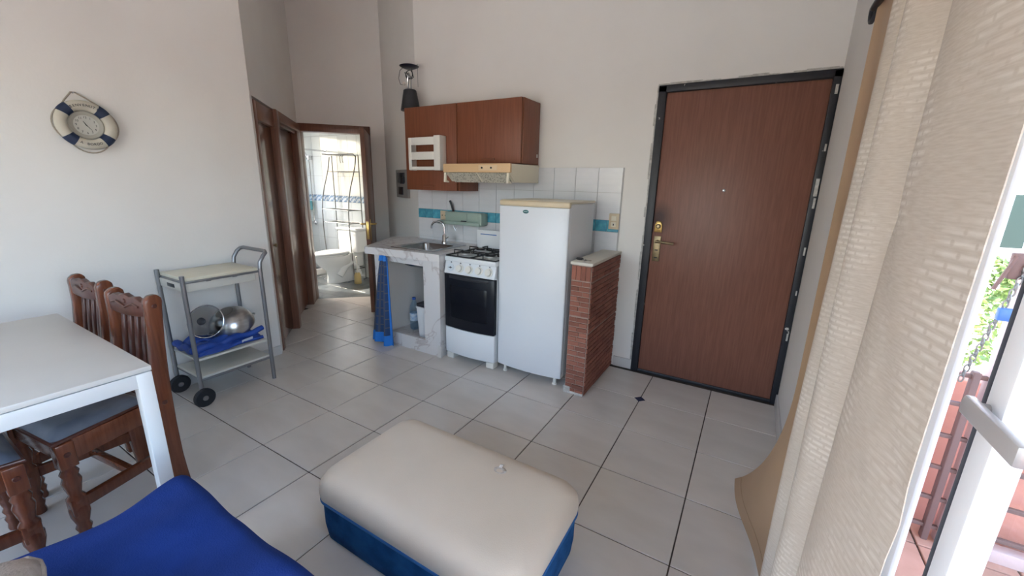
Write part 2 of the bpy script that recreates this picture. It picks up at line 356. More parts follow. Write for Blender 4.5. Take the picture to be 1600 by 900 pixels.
# floor: grout bed + each tile
fl = struct('floor', B().prism([(-1.3, -4.3), (2.52, -4.3), (2.52, .95), (-.6, .95), EB, P(-.25, 2.12), P(-1.2, 2.12), P(-1.25, .4)], -.06, -.004), m_grout, 'pale glazed tile floor with thin dark joints')
tile_me = None
TS = .4
def tile_mesh(x0, x1, y0, y1):
    return B().box(x0, x1, y0, y1, -.009, 0, .0015, 1)
full = mesh_of(tile_mesh(-TS/2+.0027, TS/2-.0027, -TS/2+.0027, TS/2-.0027), m_tile)
inset_xy = (4*TS, 1*TS)
for i in range(-7, 7):
    for j in range(-9, 6):
        cx, cy = (i+.5)*TS, (j+.5)*TS
        u, v = (cx+cy)*s2, (-cx+cy)*s2
        main = -1.3 < cx < 2.45 and -2.9 < cy < .95
        hall = cx <= -.6 and u < .15 and u > -1.35 and v < 2.4 and v > 0
        if not (main or hall) or (cy > .95 and not hall): continue
        if cx < -1.3 and u < -1.35: continue
        if cy > 1.0 and u > -.1: continue
        vmax = max((-x+y)*s2 for x in (cx-.2, cx+.2) for y in (cy-.2, cy+.2))
        if vmax > 2.1:
            # cut along the bathroom threshold
            pts = [(cx-.198, cy-.198), (cx+.198, cy-.198), (cx+.198, cy+.198), (cx-.198, cy+.198)]; out = []
            for a, b_ in zip(pts, pts[1:]+pts[:1]):
                da = (-a[0]+a[1])*s2-2.1; db = (-b_[0]+b_[1])*s2-2.1
                if da <= 0: out.append(a)
                if da*db < 0: t = da/(da-db); out.append((a[0]+(b_[0]-a[0])*t, a[1]+(b_[1]-a[1])*t))
            if len(out) < 3: continue
            put('tile', B().prism(out, -.009, 0), m_tile, fl, smooth=False)
        else: inst(full, 'tile', (cx, cy, 0), fl)
ix, iy = inset_xy
o = put('inset_tile', B().prism([(ix-.036, iy), (ix, iy-.036), (ix+.036, iy), (ix, iy+.036)], -.006, .0012), mat('navy_inset', (.02, .03, .07, 1), .2), fl); o['label'] = 'small dark blue diamond tile'

# walls
struct('wall_left', B().prism([(XL, -4.2), CORN, H(.1, .14), (XL-.16, -.55), (XL-.16, -4.2)], 0, ZC), m_wall, 'white painted wall behind the clock and trolley')
struct('wall_hallway', B().prism([H(.01, 0), H(HLEN, 0), H(HLEN+.1, .14), H(.01, .14)], 1.95, ZC).prism([H(.01, .055), H(HLEN, .055), H(HLEN+.1, .14), H(.01, .14)], 0, 1.95).prism([H(0.0, 0), H(.05, 0), H(.05, .07), H(0, .07)], 0, 1.95), m_wall, 'shaded hallway wall above the brown doors')
BU0, BU1 = -1.118, -.470
bw = B()
for a, b_, z0, z1 in ((-1.3, BU0-.02, 0, ZC), (BU1+.02, -.255, 0, ZC), (BU0-.02, BU1+.02, 1.89, ZC)):
    bw.prism([P(a, 2.066), P(b_, 2.066), P(b_, 2.166), P(a, 2.166)], z0, z1)
struct('wall_bathroom', bw, m_wall, 'white wall around the bathroom doorway')
struct('wall_angled', B().prism([EB, KB, (KB[0]+.05, YB+.12), (EB[0]+.05, EB[1]+.14), P(-.255, 2.166)], 0, ZC), m_wall, 'short angled wall beside the wall cabinets')
DX0, DX1, DZ = 1.447, 2.385, 1.995
wb = B().box(KB[0], DX0, YB, YB+.12, 0, ZC).box(DX0, DX1, YB, YB+.12, DZ, ZC).box(DX1, XR+.16, YB, YB+.12, 0, ZC)
wback = struct('wall_back', wb, m_wall, 'white back wall with the kitchen and the front door')
OY0, OY1, OZ = -2.9, -.75, 2.12
struct('wall_right', B().box(XR, XR+.16, OY1, YB, 0, ZC).box(XR, XR+.16, -4.2, OY0, 0, ZC).box(XR, XR+.16, OY0, OY1, OZ, ZC), m_wall, 'white wall beside the front door and curtain')
struct('wall_front', B().box(XL-.16, -.6, -4.32, -4.2, 0, ZC).box(1.9, XR+.16, -4.32, -4.2, 0, ZC).box(-.6, 1.9, -4.32, -4.2, 0, .2).box(-.6, 1.9, -4.32, -4.2, 2.3, ZC), m_wall, 'wall behind the viewer with a wide window')
w2 = struct('window_2', B().box(-.6, -.54, -4.29, -4.23, .2, 2.3).box(1.84, 1.9, -4.29, -4.23, .2, 2.3).box(.62, .68, -4.29, -4.23, .2, 2.3).box(-.6, 1.9, -4.29, -4.23, .2, .26).box(-.6, 1.9, -4.29, -4.23, 2.24, 2.3), m_alu, 'wide white window behind the viewer')
struct('glass_pane', B().box(-.55, 1.85, -4.262, -4.258, .25, 2.25), m_clear, None, w2)
struct('ceiling', B().prism([(-1.6, -4.3), (2.55, -4.3), (2.55, .96), (-.6, .96), (-3.1, 2.4), (-3.1, .3)], ZC, ZC+.1), m_ceil, 'white ceiling')
# wall tiles behind the kitchen
bed = struct('tile_bed', B().box(-.732, 1.24, YB-.004, YB, .0, 1.513), m_wgrout, None, wback)
tp = .1793
wt = mesh_of(B().box(-tp/2+.0012, tp/2-.0012, -.010, -.004, 0, 1, .0008, 1), m_wtile)
xs = [1.233-tp*(k+.5) for k in range(11)]
for z0, z1 in ((.70, .872), (.872, 1.05), (1.136, 1.336), (1.336, 1.513)):
    for x in xs: inst(wt, 'wall_tile', (x, YB, z0+.0012), wback, sc=(1, 1, z1-z0-.0024))
bt = mesh_of(B().box(-tp/4+.0012, tp/4-.0012, -.010, -.004, 0, .0836, .0008, 1), m_teal)
for k in range(22): inst(bt, 'border_tile', (1.233-tp*(k+.5)/2, YB, 1.0512), wback)
# baseboards
def bb(name, a, b_, h=.075, t=.012, label=None):
    a = Vector(a); b_ = Vector(b_); d = (b_-a).normalized(); n = Vector((d.y, -d.x))*t
    struct(name, B().prism([tuple(a), tuple(b_), tuple(b_+n), tuple(a+n)], 0, h, .003), m_base, label)
bb('baseboard_left', (XL, -.459), (XL, -4.1)) if False else struct('baseboard_left', B().box(XL, XL+.012, -4.1, -.459, 0, .075, .003), m_base, 'low tile baseboard along the left wall')
struct('baseboard_back', B().box(1.28, DX0-.022, YB-.012, YB, 0, .08, .003), m_base, 'low tile baseboard between brick pier and front door')
struct('baseboard_right', B().box(XR-.012, XR, -.7, YB-.03, 0, .08, .003), m_base, 'low tile baseboard beside the front door')

# ------------------------------------------------------------------ front door
d1 = sroot('door_1', (DX0, YB, 0), 'reddish brown front door in a chipped black frame')
fr = B().box(DX0-.022, DX0+.03, YB-.022, YB+.08, 0, DZ+.03, .004).box(DX1-.035, DX1+.004, YB-.022, YB+.08, 0, DZ+.03, .004).box(DX0-.022, DX1+.004, YB-.022, YB+.08, DZ-.01, DZ+.034, .004)
struct('door_frame', fr, m_frame, 'chipped black metal frame', d1, True)
struct('door_leaf', B().box(DX0+.03, DX1-.035, YB-.004, YB+.05, .022, DZ-.012, .003), m_fdoor, None, d1, True)
struct('threshold', B().box(DX0+.02, DX1-.03, YB-.01, YB+.06, 0, .02, .003), m_black, None, d1)
ed = B(); rr = random.Random(3)
z = .0
while z < DZ+.02:                                     # ragged plaster edge around the frame
    h = rr.uniform(.05, .14); w = rr.uniform(.008, .02); ed.box(DX0-.022-w, DX0-.020, YB-rr.uniform(.004, .010), YB, z, z+h, .002, 1); z += h
x = DX0-.03
while x < DX1:
    h = rr.uniform(.006, .017); w = rr.uniform(.05, .12); ed.box(x, min(x+w, DX1), YB-rr.uniform(.004, .009), YB, DZ+.033, DZ+.034+h, .002, 1); x += w
struct('plaster_edge', ed, m_plaster, 'ragged grey plaster around the frame', d1)
chips = B()
for z0, h, w in ((1.90, .05, .012), (1.60, .04, .008), (1.35, .10, .016), (1.28, .06, .01), (1.0, .05, .008), (.75, .03, .006), (.45, .05, .008)): chips.box(DX1-.006-w, DX1-.004, YB-.0235, YB-.021, z0, z0+h, .001, 1)
struct('paint_chip', chips, m_plaster, 'bare chips on the frame', d1)
lk = struct('lock', B().ext([(1.49, 1.075), (1.541, 1.075), (1.541, 1.125), (1.532, 1.148), (1.516, 1.153), (1.50, 1.148), (1.49, 1.125)], 'y', YB-.016, YB-.003, .003), m_brass, 'brass lock plate', d1, True)
struct('keyhole_knob', B().lathe([(.0, 0), (.017, 0), (.017, .008), (.010, .014), (0, .014)], (1.516, YB-.016, 1.117), (0, -1, 0), 20), m_brassd, None, lk, True)
hp = struct('handle_plate', B().box(1.493, 1.543, YB-.012, YB-.003, .868, 1.048, .004), m_brassd, 'aged brass plate', d1, True)
struct('door_handle', B().cyl((1.518, YB-.01, 1.012), (1.518, YB-.055, 1.012), .011).tube([(1.512, YB-.055, 1.012), (1.54, YB-.057, 1.012), (1.60, YB-.056, 1.009), (1.635, YB-.050, 1.006)], .0095), m_brassd, None, hp, True)
struct('keyhole', B().box(1.507, 1.529, YB-.0135, YB-.011, .945, .953, .002).box(1.507, 1.529, YB-.0135, YB-.011, .89, .898, .002), m_black, None, hp)
struct('peephole', B().lathe([(0, 0), (.009, 0), (.009, .004), (.004, .006), (0, .006)], (1.893, YB-.004, 1.37), (0, -1, 0), 16), m_chrome, None, d1, True)

# ------------------------------------------------------------------ hallway doors
def hbox(b, t0, t1, o0, o1, z0, z1, bev=.003): return b.prism([H(t0, o0), H(t1, o0), H(t1, o1), H(t0, o1)], z0, z1, bev)
d2 = sroot('door_2', (*H(.3, 0), 0), 'nearest brown hallway door beside the trolley')
b = B(); hbox(b, .055, .115, -.006, .055, 0, 1.93); hbox(b, .115, .60, -.006, .055, 1.80, 1.93); struct('door_frame', b, m_hall, None, d2, True)
b = B(); hbox(b, .115, .60, .025, .055, .02, 1.80); struct('door_leaf', b, mat('glossy_brown_door', (.20, .10, .065, 1), .16, spec=.6, coat=.5), 'glossy leaf', d2, True)
kx = H(.185, .025); kn = H(.185, -.025)
struct('door_knob', B().cyl((*kx, .86), (*H(.185, 0.0), .86), .006).lathe([(0, 0), (.012, .002), (.015, .010), (.010, .018), (0, .02)], (*H(.185, .0), .86), (-hn.x, -hn.y, 0), 16), m_brassd, None, d2, True)
d3 = sroot('door_3', (*H(1.1, 0), 0), 'second brown hallway door, next to the bathroom')
b = B(); hbox(b, .60, .68, -.03, .055, 0, 1.945); hbox(b, .68, HLEN-.01, -.03, .055, 1.865, 1.945); hbox(b, 1.42, HLEN-.005, -.03, .055, 0, 1.865); struct('door_frame', b, m_hall, None, d3, True)
b = B(); hbox(b, .69, .715, -.012, .03, 0, 1.865, .002); hbox(b, .725, .745, .0, .03, 0, 1.865, .002); hbox(b, .69, 1.42, -.012, .02, 1.835, 1.862, .002); struct('door_stop', b, m_hall_d, 'darker inner strips', d3, True)
b = B(); hbox(b, .75, 1.42, .03, .055, .02, 1.835); lf = struct('door_leaf', b, m_hall, None, d3, True)
b = B()
for z in (.3, .95, 1.6): b.cyl((*H(.748, .0), z-.04), (*H(.748, .0), z+.04), .008, 10)
struct('hinge', b, m_brassd, None, d3, True)
d4 = sroot('door_4', (*P(-.8, 2.066), 0), 'open bathroom door in a brown frame')
b = B()
def ubox(b, u0, u1, v0, v1, z0, z1, bev=.003): return b.prism([P(u0, v0), P(u1, v0), P(u1, v1), P(u0, v1)], z0, z1, bev)
ubox(b, BU0-.03, BU0, 2.04, 2.18, 0, 1.96); ubox(b, BU1, BU1+.062, 2.04, 2.18, 0, 1.96); ubox(b, BU0-.03, BU1+.062, 2.04, 2.18, 1.885, 1.965)
struct('door_frame', b, m_hall, None, d4, True)
# leaf: swung open towards the hall, hinged on the right jamb
la = Vector(P(-.452, 2.03)); lb = Vector(P(-.458, 1.385)); ld = (lb-la).normalized(); ln = Vector((-ld.y, ld.x))
if ln.dot(Vector((1, 1))) < 0: ln = -ln
def L4(t, o): q = la+ld*t+ln*o; return (q.x, q.y)
LL = (lb-la).length
struct('door_leaf', B().prism([L4(0, 0), L4(LL, 0), L4(LL, .04), L4(0, .04)], .015, 1.875, .003), m_hall, None, d4, True)
b = B()
for o0, o1 in ((-.006, 0), (.04, .046)): b.prism([L4(LL-.085, o0), L4(LL-.045, o0), L4(LL-.045, o1), L4(LL-.085, o1)], .78, 1.0, .002)
b.prism([L4(LL, .008), L4(LL+.003, .008), L4(LL+.003, .032), L4(LL, .032)], .80, .98, .001)
h4 = struct('handle_plate', b, m_brass, 'brass plates', d4, True)
b = B()
for sgn, o in ((-1, 0), (1, .04)):
    q0 = (*L4(LL-.065, o), .95); q1 = (*L4(LL-.065, o+sgn*.045), .95); q2 = (*L4(LL-.08, o+sgn*.05), .95); q3 = (*L4(LL-.17, o+sgn*.05), .945)
    b.tube([q0, q1, q2, q3], .009)
struct('door_handle', b, m_brass, None, h4, True)

# ------------------------------------------------------------------ bathroom beyond the doorway
YW, XW = 1.8, -4.15
struct('wall_bathroom_back', B().box(XW, -1.5, YW+.012, YW+.1, 0, 2.4), m_wgrout, 'tiled back wall of the bathroom')
wbb = bpy.data.objects['wall_bathroom_back']
bt2 = mesh_of(B().box(-.0985, .0985, -.010, 0, 0, 1, .001, 1), m_bath); bd2 = mesh_of(B().box(-.0485, .0485, -.011, 0, 0, .087, .001, 1), m_bborder)
for k in range(10):
    for z0, z1 in ((0, .25), (.25, .53), (.53, .80), (.80, 1.075), (1.165, 1.44), (1.44, 1.72), (1.72, 2.0), (2.0, 2.28)):
        inst(bt2, 'tile', (XW+.1+.2*k, YW+.012, z0+.0015), wbb, sc=(1, 1, z1-z0-.003))
for k in range(20): inst(bd2, 'mosaic_tile', (XW+.05+.1*k, YW+.012, 1.0765), wbb)
struct('wall_bathroom_left', B().box(XW-.1, XW, -.3, .5, 0, 2.4).box(XW-.1, XW, 1.4, YW+.1, 0, 2.4).box(XW-.1, XW, .5, 1.4, 0, 1.1).box(XW-.1, XW, .5, 1.4, 2.1, 2.4), m_bath, 'bathroom wall with the window')
struct('wall_bathroom_right', B().box(-2.08, -2.0, P(-.25, 2.17)[1], YW+.012, 0, 2.4), m_bath, 'bathroom wall behind the open door') if False else None
struct('wall_bathroom_front', B().prism([(XW-.1, -.2), (XW-.1, -.3), (-2.3, -.3), P(-1.25, 2.19), P(-1.25, 2.25)], 0, 2.4), m_bath, 'bathroom wall on the hallway side')
struct('ceiling_bathroom', B().prism([(XW-.1, -.3), (-2.2, -.3), P(-1.3, 2.166), P(-.2, 2.166), (-1.6, YW+.1), (XW-.1, YW+.1)], 2.4, 2.5), m_ceil, 'bathroom ceiling')
struct('wall_bathroom_side', B().prism([P(-.2, 2.17), (-1.55, YW+.1), (-1.65, YW+.1), P(-.26, 2.17)], 0, 2.4), m_bath, 'bathroom wall behind the door frame')
wnf = B()
for a, b_ in ((.5, .55), (1.35, 1.4), (.93, .97)): wnf.box(XW-.07, XW-.02, a, b_, 1.1, 2.1)
wnf.box(XW-.07, XW-.02, .5, 1.4, 1.1, 1.15).box(XW-.07, XW-.02, .5, 1.4, 2.05, 2.1)
w1 = struct('window_1', wnf, m_alu, 'white bathroom window')
struct('glass_pane', B().box(XW-.05, XW-.045, .53, 1.38, 1.13, 2.08), m_clear, None, w1)
portal('bathroom_portal', (XW-.12, .95, 1.6), (0, -PI/2, 0), 1.0, .9)
fb = struct('floor_bathroom', B().prism([(XW-.1, -.3), (-2.2, -.3), P(-1.25, 2.1), P(-.2, 2.1), (-1.55, YW+.1), (XW-.1, YW+.1)], -.06, -.004), m_grout, 'dark grey bathroom floor')
ft = mesh_of(B().box(-.148, .148, -.148, .148, -.008, 0, .001, 1), m_btile)
for i in range(8):
    for j in range(7):
        cx, cy = XW+.15+.3*i, YW-.15-.3*j
        u, v = (cx+cy)*s2, (-cx+cy)*s2
        if cx > -1.65 or v < 1.85 or cx < XW: continue
        vmin = v-.3*s2
        if vmin < 2.1:
            pts = [(cx-.148, cy-.148), (cx+.148, cy-.148), (cx+.148, cy+.148), (cx-.148, cy+.148)]; out = []
            for a, b_ in zip(pts, pts[1:]+pts[:1]):
                da = 2.103-(-a[0]+a[1])*s2; db = 2.103-(-b_[0]+b_[1])*s2
                if da <= 0: out.append(a)
                if da*db < 0: t = da/(da-db); out.append((a[0]+(b_[0]-a[0])*t, a[1]+(b_[1]-a[1])*t))
            if len(out) >= 3: put('tile', B().prism(out, -.008, 0), m_btile, fb, smooth=False)
        else: inst(ft, 'tile', (cx, cy, 0), fb)
# shower ledge
struct('trim_1', B().box(XW, -3.42, .5, .56, 0, .09, .01).box(-3.46, -3.40, .56, YW, 0, .09, .01), m_base, 'low tiled ledge of the shower')
# toilet
TX = -2.84
t = thing('toilet', 'white porcelain toilet with lid down in the bathroom', 'toilet', (TX, 1.4, 0))
def bowl(z, y0, y1, w):                               # elongated ring front y0, back y1, half width w
    r = []
    for k in range(28):
        a = 2*PI*k/28; c, s_ = math.cos(a), math.sin(a); ym = (y0+y1)/2+.06
        r.append(Vector((TX+w*c, ym+(s_*(y1-ym) if s_ > 0 else s_*(ym-y0)), z)))
    return r
def loft(b, rings):
    V = [[b.bm.verts.new(p) for p in r] for r in rings]; n = len(V[0])
    for A, C in zip(V, V[1:]):
        for k in range(n): b.bm.faces.new((A[k], A[(k+1) % n], C[(k+1) % n], C[k]))
    b.bm.faces.new(V[0][::-1]); b.bm.faces.new(V[-1]); bmesh.ops.recalc_face_normals(b.bm, faces=b.bm.faces[:]); return b
put('bowl', loft(B(), [bowl(0, 1.24, 1.72, .115), bowl(.03, 1.24, 1.72, .118), bowl(.10, 1.25, 1.72, .105), bowl(.18, 1.23, 1.72, .105), bowl(.25, 1.14, 1.68, .15), bowl(.32, 1.08, 1.62, .18), bowl(.37, 1.06, 1.60, .188), bowl(.385, 1.06, 1.60, .185)]), m_porc, t, 60)
put('seat', loft(B(), [bowl(.387, 1.05, 1.55, .186), bowl(.392, 1.04, 1.56, .193), bowl(.406, 1.04, 1.56, .193), bowl(.41, 1.05, 1.55, .186)]), m_porc, t, 60)
put('lid', loft(B(), [bowl(.412, 1.05, 1.57, .186), bowl(.416, 1.04, 1.58, .192), bowl(.428, 1.045, 1.575, .188), bowl(.44, 1.12, 1.52, .14), bowl(.443, 1.2, 1.45, .06)]), m_porc, t, 60)
put('trapway', B().tube([(TX-.10, 1.36, .10), (TX-.112, 1.45, .22), (TX-.112, 1.55, .27), (TX-.112, 1.63, .19), (TX-.105, 1.68, .08)], .045, 12).tube([(TX+.10, 1.36, .10), (TX+.112, 1.45, .22), (TX+.112, 1.55, .27), (TX+.112, 1.63, .19), (TX+.105, 1.68, .08)], .045, 12), m_porc, t, 60)
put('pedestal', B().box(TX-.13, TX+.13, 1.55, 1.77, .18, .40, .03, 3), m_porc, t)
put('tank', B().box(TX-.21, TX+.21, 1.595, 1.79, .39, .70, .03, 3), m_porc, t)
put('tank_lid', B().box(TX-.22, TX+.22, 1.585, 1.795, .70, .735, .012, 3), m_porc, t)
# rack over the toilet
t = thing('toilet_rack', 'thin chrome wire rack standing over the toilet', 'rack', (-3.0, 1.66, 0))
RA, RBx = -3.25, -2.69
def arc_leg(x):
    return [(x, 1.72, 1.70), (x, 1.70, 1.58), (x, 1.66, 1.45), (x, 1.60, 1.28), (x, 1.56, 1.12), (x, 1.54, .95), (x, 1.535, .75), (x, 1.54, .55), (x, 1.55, .35), (x, 1.56, .12), (x, 1.56, .0)]
for x in (RA, RBx): put('leg', B().tube(arc_leg(x), .007, 8), m_wire, t)
for x in (RA, RBx): put('rear_leg', B().tube([(x, 1.76, 0), (x, 1.76, 1.72)], .007, 8), m_wire, t)
put('top_rail', B().tube([(RA-.12, 1.70, 1.74), (RA, 1.71, 1.73), (RA+.05, 1.72, 1.73), (RBx-.05, 1.72, 1.73), (RBx, 1.72, 1.70)], .009, 8), m_wire, t)
for z in (.80, .98, 1.50):
    b = B(); y0 = 1.545 if z < 1.2 else 1.68
    for yy in (y0, 1.76): b.tube([(RA, yy, z), (RBx, yy, z)], .006, 6)
    for k in range(1, 8): b.tube([(RA+(RBx-RA)*k/8, y0, z), (RA+(RBx-RA)*k/8, 1.76, z)], .003, 5)
    for x in (RA, RBx): b.tube([(x, y0, z), (x, 1.76, z)], .005, 6)
    put('shelf', b, m_wire, t)
put('brace', B().tube([(RBx, 1.56, .16), (RBx, 1.76, .16)], .005, 6).tube([(RA, 1.56, .16), (RA, 1.76, .16)], .005, 6).tube([(RA, 1.76, .16), (RBx, 1.76, .16)], .005, 6), m_wire, t)
b = B()
for x in (-2.98, -2.93): b.tube([(x, 1.72, 1.73), (x, 1.69, 1.70), (x, 1.69, 1.64), (x, 1.70, 1.62)], .004, 6)
put('hook', b, m_wire, t)
# shower
t = thing('shower', 'chrome shower riser with head and taps in the bathroom', 'shower', (-3.82, 1.8, .7))
put('riser_pipe', B().tube([(-3.80, 1.77, .75), (-3.80, 1.77, 1.0), (-3.79, 1.77, 1.6), (-3.79, 1.76, 1.72)], .008, 8), m_chrome, t)
put('hose', B().tube([(-3.79, 1.75, 1.7), (-3.85, 1.70, 1.85), (-3.95, 1.62, 1.98), (-4.0, 1.58, 2.02)], .012, 8), m_chrome, t)
put('shower_head', B().lathe([(0, 0), (.05, 0), (.055, .012), (.02, .04), (0, .045)], (-4.0, 1.56, 2.0), (.3, -.2, 1), 18), m_chrome, t)
put('bracket', B().box(-3.82, -3.76, 1.74, 1.81, 1.67, 1.73, .01), m_chrome, t)
b = B().tube([(-3.92, 1.76, .74), (-3.72, 1.76, .74)], .014, 10)
for x in (-3.92, -3.72): b.lathe([(0, 0), (.028, 0), (.028, .02), (.012, .035), (0, .035)], (x, 1.75, .74), (0, -1, 0), 12)
put('tap', b, m_chrome, t)
tag(put('curtain_rod', B().cyl((-3.45, 1.81, 1.79), (-3.45, .6, 1.79), .012, 12).lathe([(0, 0), (.03, 0), (.03, .015), (0, .02)], (-3.45, 1.81, 1.79), (0, -1, 0), 14), m_chrome), 'chrome shower curtain rod running out from the bathroom wall', 'rod')
t = thing('soap_holder', 'light blue plastic holder on the bathroom wall below the border', 'holder', (-3.9, 1.8, .96))
put('body', B().box(-3.97, -3.82, 1.70, 1.801, .93, 1.06, .02, 3), m_soap, t); put('lip', B().box(-3.98, -3.81, 1.695, 1.801, 1.055, 1.07, .006), m_soap, t)
t = thing('toilet_brush', 'pale gold toilet brush pot on the bathroom floor beside the toilet', 'brush', (-2.60, 1.5, 0))
bx, by = -2.52, 1.48
put('pot', B().lathe([(.045, 0), (.05, .01), (.042, .12), (.03, .15), (.0, .15)], (bx, by, 0), n=18), m_gold, t); put('handle', B().cyl((bx, by, .14), (bx, by, .36), .008, 10).lathe([(0, 0), (.012, .005), (.012, .03), (0, .035)], (bx, by, .35), n=12), m_wplastic, t)
ROOT[t.name]

# ------------------------------------------------------------------ kitchen counter
t = thing('kitchen_counter', 'white marble kitchen counter with open cupboard under the sink', 'counter', (-.3, .45, 0))
ZT = .848; ZU = .79
SX0, SX1, SY0, SY1 = -.50, -.075, .24, .70
b = B().prism([(-.69, .115), (SX0, .135), (SX0, SY1), (SX0, YB-.012), (-.745, YB-.01), (-.80, .86), (-1.0, .72)], ZU, ZT)
b.prism([(SX0, .135), (.072, .175), (.072, SY0), (SX0, SY0)], ZU, ZT).prism([(SX0, SY1), (.072, SY1), (.072, YB-.012), (SX0, YB-.012)], ZU, ZT).prism([(SX1, SY0), (.072, SY0), (.072, SY1), (SX1, SY1)], ZU, ZT)
put('worktop', b, m_marble, t, smooth=False)
put('left_panel', B().box(-.645, -.585, .22, YB-.012, 0, ZU), m_marble, t)
put('right_panel', B().box(-.03, .055, .22, YB-.012, 0, ZU), m_marble, t)
put('front_frame', B().box(-.66, -.53, .19, .22, 0, ZU).box(-.11, .056, .19, .22, 0, ZU).box(-.53, -.11, .19, .22, .735, ZU).box(-.53, -.11, .19, .22, 0, .115), m_marble, t, smooth=False)
put('bottom_shelf', B().box(-.585, -.03, .22, YB-.012, 0, .075), m_marble, t)
put('inner_wall', B().box(-.585, -.03, YB-.03, YB-.012, .075, ZU).box(-.585, -.580, .222, YB-.03, .075, ZU), m_wall, t)
put('corner_trim', B().box(.03, .066, .175, .19, 0, .10, .004), m_base, t)
# sink
t = thing('sink', 'stainless steel sink set into the marble counter', 'sink', (-.29, .47, ZT))
b = B()
rx0, rx1, ry0, ry1 = SX0-.012, SX1+.012, SY0-.012, SY1+.012
bx0, bx1, by0, by1 = SX0+.05, SX1-.04, SY0+.04, SY1-.10
def ring(x0, x1, y0, y1, z, r, n=6):
    out = []
    for cx, cy, a0 in ((x1-r, y1-r, 0), (x0+r, y1-r, PI/2), (x0+r, y0+r, PI), (x1-r, y0+r, 1.5*PI)):
        for k in range(n+1): a = a0+k/n*PI/2; out.append(Vector((cx+r*math.cos(a), cy+r*math.sin(a), z)))
    return out
R_ = [ring(rx0, rx1, ry0, ry1, ZT+.0005, .02), ring(rx0+.002, rx1-.002, ry0+.002, ry1-.002, ZT+.005, .02), ring(bx0-.006, bx1+.006, by0-.006, by1+.006, ZT+.004, .05), ring(bx0, bx1, by0, by1, ZT-.004, .05), ring(bx0+.01, bx1-.01, by0+.01, by1-.01, ZT-.15, .05), ring(bx0+.04, bx1-.04, by0+.04, by1-.04, ZT-.165, .03)]
V = [[b.bm.verts.new(p) for p in r] for r in R_]; n_ = len(V[0])
for A, C_ in zip(V, V[1:]):
    for k in range(n_): b.bm.faces.new((A[k], A[(k+1) % n_], C_[(k+1) % n_], C_[k]))
b.bm.faces.new(V[-1]); bmesh.ops.recalc_face_normals(b.bm, faces=b.bm.faces[:])
put('basin', b, m_steel_d, t, 40)
put('drain', B().lathe([(0, 0), (.03, 0), (.035, .003), (.02, .004), (0, .002)], ((bx0+bx1)/2, (by0+by1)/2, ZT-.164), n=18), m_chrome, t)
t = thing('faucet', 'chrome gooseneck faucet at the back of the sink', 'faucet', (-.283, .66, ZT))
fx, fy = -.283, .665
put('base', B().lathe([(.026, 0), (.026, .01), (.020, .02), (.018, .07), (.011, .08), (0, .082)], (fx, fy, ZT+.004), n=20), m_chrome, t)
arc = [(fx, fy, ZT+.07), (fx, fy, ZT+.14)]+[(fx-.062+.062*math.cos(a), fy-.012*(1-math.cos(a)), ZT+.15+.045*math.sin(a)) for a in [PI*k/10 for k in range(0, 11)]]+[(fx-.126, fy-.025, ZT+.13)]
put('spout', B().tube(arc, .009, 12), m_chrome, t)
put('lever', B().tube([(fx+.018, fy, ZT+.05), (fx+.05, fy-.01, ZT+.065)], .006, 8), m_chrome, t)
# short blue plaid curtain
t = thing('counter_curtain', 'navy plaid cloth with bright blue hem bunched under the counter', 'curtain', (-.54, .17, .0))
def cc(u, v):                                         # u across, v 0 top..1 bottom
    x0 = -.553-.135*v**.8; x1 = -.462+.055*v
    x = x0+(x1-x0)*u; a = .010+.014*v
    return Vector((x, .155+a*math.sin(u*PI*5+.6)-.025*v, .775-.765*v+.012*math.sin(u*7)*v))
put('cloth', B().grid(lambda u, v: cc(u*.80, v*.88), 40, 24, .002), m_plaid, t, 80)
put('side_hem', B().grid(lambda u, v: cc(.80+.2*u, v)+Vector((0, -.003, 0)), 12, 24, .002), m_bright, t, 80)
put('bottom_hem', B().grid(lambda u, v: cc(u*.82, .88+.12*v)+Vector((0, -.003, 0)), 40, 4, .002), m_bright, t, 80)
put('top_knot', B().grid(lambda u, v: cc(.2+u*.62, v*.06)+Vector((0, -.012+.008*math.sin(u*PI), .012)), 14, 4, .004), m_bright, t, 80)
# things in the cupboard
t = thing('water_bottle', 'clear bluish plastic water bottle in the cupboard under the sink', 'bottle', (-.47, .47, .075))
px_, py_ = -.455, .43
put('body', B().lathe([(.036, 0), (.042, .01), (.042, .05), (.039, .06), (.042, .07), (.042, .19), (.036, .22), (.016, .265), (.014, .285), (0, .285)], (px_, py_, .076), n=20), m_pet, t)
put('cap', B().lathe([(.016, 0), (.016, .02), (0, .022)], (px_, py_, .352), n=16), mat('blue_cap', (.03, .10, .4, 1), .4), t)
put('label', B().lathe([(.0428, 0), (.0428, .07)], (px_, py_, .16), n=20), mat('blue_white_label', (.3, .45, .65, 1), .5, col2=(.7, .75, .8, 1), scale=30), t)
t = thing('detergent_bottle', 'dark red bottle behind the white bin under the sink', 'bottle', (-.34, .56, .075))
put('body', B().lathe([(.04, 0), (.045, .02), (.045, .22), (.03, .27), (.015, .29), (0, .29)], (-.345, .53, .076), n=18), m_red, t); put('cap', B().cyl((-.345, .53, .366), (-.345, .53, .40), .016), m_dark_mark, t)
t = thing('waste_bin', 'small white plastic bin in the cupboard under the sink', 'bin', (-.21, .33, .075))
def sqring(cx, cy, hw, hd, z, r): return ring(cx-hw, cx+hw, cy-hd, cy+hd, z, r, 4)
put('body', loft(B(), [sqring(-.20, .35, .062, .075, .076, .015), sqring(-.20, .35, .075, .09, .35, .02)]), m_bin, t)
put('rim', loft(B(), [sqring(-.20, .35, .079, .094, .35, .02), sqring(-.20, .35, .079, .094, .362, .02)]), m_bin, t)
put('liner', loft(B(), [sqring(-.20, .35, .072, .087, .363, .02), sqring(-.20, .35, .074, .089, .385, .02)]), m_dark_mark, t)

